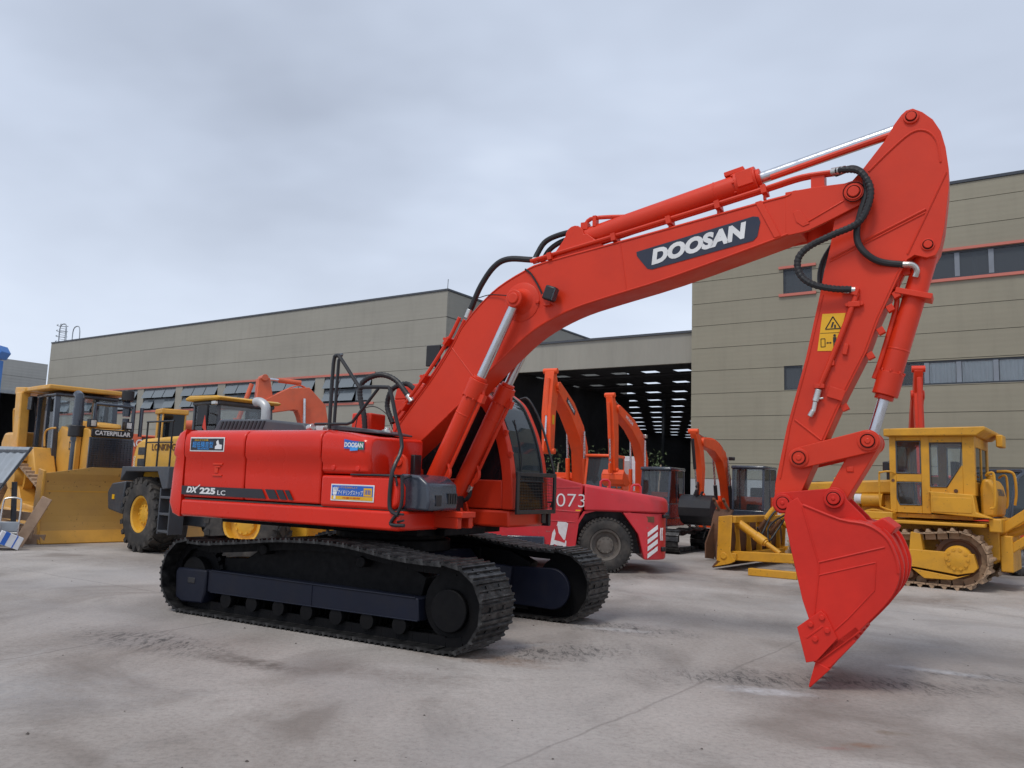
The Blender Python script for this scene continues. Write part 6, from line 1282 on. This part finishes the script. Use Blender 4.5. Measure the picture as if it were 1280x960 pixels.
# vehicle at the right edge, behind the bulldozer
VH = thing('utility_truck', 'dark windowed vehicle with rounded grey screen frame behind the right bulldozer ripper', 'truck', (11.9, 19.2, 0), R(200))
m = MB(); m.prism([(-1.5, .6), (1.1, .6), (1.15, 1.0), (1.0, 1.2), (-1.5, 1.2)], -.8, .8); m.build('body', RED, VH, .06)
m = MB(); m.box(-1.5, 1.0, -.78, .78, 1.2, 1.28); m.tube([(1.0, .72, 1.25), (.75, .72, 2.15), (.5, .72, 2.30), (-1.4, .72, 2.30), (-1.45, .72, 1.25)], .05, 8); m.tube([(1.0, -.72, 1.25), (.75, -.72, 2.15), (.5, -.72, 2.30), (-1.4, -.72, 2.30), (-1.45, -.72, 1.25)], .05, 8); m.box(-1.4, .6, -.74, .74, 2.28, 2.36); m.build('cab_frame', SLATE, VH, .02)
for y in (-.7, .7): pane(VH, [(.95, y, 1.28), (.68, y, 2.26), (-1.4, y, 2.26), (-1.4, y, 1.28)], CABGLASS, 'side_window')
pane(VH, [(1.0, -.7, 1.28), (1.0, .7, 1.28), (.7, .7, 2.26), (.7, -.7, 2.26)], CABGLASS, 'windscreen')
for x in (-1.0, .8):
    for s in (-1, 1): wheel(VH, (x, .72 * s, .42), (0, s, 0), .42, .26, .22, STEEL, 'straight', 30)

# ------------------------------------------------------------------ loose things on the yard
t = thing('blade_plate', 'rusty curved moldboard standing on edge beside the yellow bulldozer blade', 'steel plate', (5.06, 19.4, 0), R(30))
m = MB(); q = [(.16 * ((a / 50.) ** 2), .02 + 1.18 * (a + 50) / 100) for a in range(-50, 51, 10)]; m.strip(q, [(x - .05, z) for x, z in q], -.28, .28); m.build('plate', RUST, t, 0, 40)
m = MB(); m.prism([(-.03, .02), (-.30, .05), (-.30, .4), (-.06, .9)], -.2, -.16); m.prism([(-.03, .02), (-.30, .05), (-.30, .4), (-.06, .9)], .16, .2); m.build('stiffener', RUST, t)
for y in (-.2, .12):
    m = MB(); m.tube([(.12, y, 1.15), (.02, y + .05, 1.32), (.0, y + .1, 1.45), (-.05, y + .05, 1.4)], .035, 6, 3); m.build('lifting_hook', RUST, t)
o = MB().box(-.45, .48, -.09, .09, .004, .14).build('steel_bar', YEL_D6, None, .01); o.location = (5.18, 15.98, 0); o.rotation_euler = (0, 0, R(-34)); tag(o, 'rust stained yellow steel bar lying on the concrete before the bulldozer', 'steel bar')
# leaning sheets, trolley, planks and cartons by the ochre blade
t = thing('steel_sheet', 'large grey ribbed metal sheet leaning at the left edge', 'metal sheet', (-10.75, 16.9, 0), R(-38))
m = MB(); n_ = 12
c0, c1, c2, c3 = Vector((-1.15, -.55, .02)), Vector((.28, -.55, .02)), Vector((1.05, .35, 2.02)), Vector((-1.15, .35, 2.05))
vs = []; 
for side in (0, 1):
    for i in range(n_ * 2 + 1):
        a = i / (n_ * 2); off = Vector((0, -.02 if (i // 2) % 2 else .0, 0)) + Vector((0, .012 * side, 0)); vs += [c0.lerp(c1, a) + off, c3.lerp(c2, a) + off]
k = n_ * 2 + 1; fs = [(2 * i, 2 * i + 2, 2 * i + 3, 2 * i + 1) for i in range(k - 1)] + [(2 * k + 2 * i, 2 * k + 2 * i + 1, 2 * k + 2 * i + 3, 2 * k + 2 * i + 2) for i in range(k - 1)]
m.add(vs, fs); m.build('sheet', GALV, t, 0, 20)
m = MB(); m.tube([c1 + Vector((0, -.03, 0)), c2 + Vector((0, -.03, 0))], .02, 6); m.beam(c0.lerp(c3, .55) + Vector((0, -.03, 0)), c1.lerp(c2, .62) + Vector((0, -.03, 0)), .03, .05); m.beam(c0.lerp(c3, .95) + Vector((0, -.03, 0)), c1.lerp(c2, .96) + Vector((0, -.03, 0)), .03, .05); m.build('edge_rail', DARKGREY, t)
m = MB(); m.beam((-.6, .35, 0), (-.6, .35, 2.0), .08, .08); m.beam((.3, .45, 0), (.3, .36, 1.3), .08, .08); m.build('prop', DARKGREY, t)
o = MB().obb((0, 0, .50), (.20, .06, 1.10), Matrix.Rotation(R(25), 3, 'Y')).build('wooden_plank', WOOD, None, .008); o.location = (-9.70, 16.75, 0); o.rotation_euler = (0, 0, R(20)); tag(o, 'thick pale timber plank propped against the ochre blade', 'plank')
for k, (x, y, z, rz) in enumerate(((-10.48, 17.20, .62, 18), (-10.42, 17.15, .30, 12))):
    o = MB().box(-.5, .5, -.02, .02, -.09, .09).build('wooden_board', WOOD, None, .006); o.location = (x, y, z); o.rotation_euler = (R(8), R(10 if k else 6), R(rz))
    tag(o, ('upper brown board on edge behind the small hand trolley', 'lower brown board on edge behind the small hand trolley')[k], 'board')
o = MB(); o.box(-.5, .5, -.05, .12, 0, .2); o = o.build('timber_block', WOOD, None, .01); o.location = (-10.3, 17.38, 0); o.rotation_euler = (0, 0, R(14)); tag(o, 'squared timber block on the ground under the boards', 'timber')
t = thing('hand_trolley', 'small folding hand trolley with steel tube handle beside the cartons', 'trolley', (-9.92, 16.35, 0), R(20))
m = MB(); m.tube([(-.16, 0, .1), (-.16, .10, .85), (-.10, .12, .98), (.10, .12, .98), (.16, .10, .85), (.16, 0, .1)], .018, 8, 3); m.tube([(-.16, .05, .5), (.16, .05, .5)], .012, 6); m.tube([(-.16, .02, .3), (.16, .02, .3)], .012, 6); m.build('handle', ZINC, t)
m = MB(); m.box(-.17, .17, .03, .06, .32, .52); m.box(-.18, .18, -.25, .0, .06, .09); m.build('plate', GALV, t, .01)
for s in (-1, 1): m = MB(); m.cyl((s * .19, 0, .075), (s * .22, 0, .075), .075, n=16); m.build('wheel', RUBBER, t, .01)
for k, (x, y, z, w, d, h, rz, tilt, lab) in enumerate(((-10.15, 15.95, 0, .42, .35, .28, 10, 0, 'white and blue carton lying flat, lowest of the heap'), (-10.2, 16.0, .285, .38, .32, .22, -20, 8, 'white and blue carton on top of another by the grey sheet'), (-9.66, 16.0, .0, .40, .26, .24, 35, 22, 'tilted white carton with bright blue stripes near the plank'))):
    t = thing('carton', lab, 'carton', (x, y, z), R(rz)); ti = Matrix.Rotation(R(tilt), 3, 'Y'); lift = abs(math.sin(R(tilt))) * w / 2
    m = MB(); m.obb((0, 0, h / 2 + lift), (w, d, h), ti); m.build('box', CARTON, t, .006)
    m = MB(); c = Vector((0, 0, h / 2 + lift))
    for f in (-.22, .22): m.obb(c + ti @ Vector((w * f, 0, .002)), (w * (.22 if f < 0 else .06), d + .004, h + .003), ti)
    m.build('stripe', BLUE, t)
# white container and hedge inside the open hall's mouth
t = thing('storage_box', 'white panelled storage box standing between the orange excavators', 'container', (4.9, 29.5, 0), R(-10))
m = MB(); m.box(-.9, -.15, -.8, .8, 0, 2.75); bx_ = m.build('box', CARTON, t, .02)
m = MB(); m.box(-.78, -.45, -.82, -.80, 1.6, 2.6); m.build('door', PIPEGREY, bx_, .01)
rnd = random.Random(3); m = MB()
for k in range(900):
    a = Vector((rnd.uniform(-2.6, 2.4), rnd.uniform(-.5, .5), 1.3 + rnd.random() ** .6 * 1.75 + .25 * math.sin(k * 1.3))); d = Vector((rnd.uniform(-1, 1), rnd.uniform(-1, 1), rnd.uniform(-.3, 1))).normalized(); s_ = Vector((rnd.uniform(-1, 1), rnd.uniform(-1, 1), rnd.uniform(-1, 1))).normalized() * .05
    L_ = rnd.uniform(.10, .22); m.add([a - s_, a + d * L_ * .5 + s_ * .4, a + d * L_, a + s_], [(0, 1, 2, 3)])
t = thing('potted_hedge', 'leafy green hedge in a long trough at the mouth of the open hall', 'hedge', (4.0, 33.0, 0), R(-20))
m.build('foliage', LEAF, t)
m2 = MB(); m2.box(-2.6, 2.4, -.4, .4, 0, 1.3); m2.build('trough', DARKGREY, t, .02)
for k in range(6):
    m = MB(); m.tube([(-2.2 + k * .85, 0, 1.2), (-2.1 + k * .85, .1, 2.6)], .03, 6); m.build('stem', WOOD, t)
# small orange machine box seen low under the big cab
t = thing('orange_generator', 'low orange machine hood with slotted end glimpsed beneath the large red cab', 'generator', (-.75, 19.0, 0), R(-3))
m = MB(); m.box(-.75, .45, -.4, .4, .25, .72); m.prism([(.46, .25), (.95, .25), (.75, .72), (.46, .72)], -.4, .4); bx_ = m.build('hood', ORANGE_OLD, t, .02)
m = MB()
for k in range(5): m.box(.50, .82 - k * .02, -.408, -.40, .35 + k * .07, .375 + k * .07)
m.build('slot', BLACK, bx_); text('lettering', 'SUMITOMO', bx_, (-.25, -.403, .58), X3, Z3, RUST, .6, .11, bold=.02)
m = MB(); m.box(-.7, .9, -.35, .35, 0, .25); m.build('skid', BLACK, t)
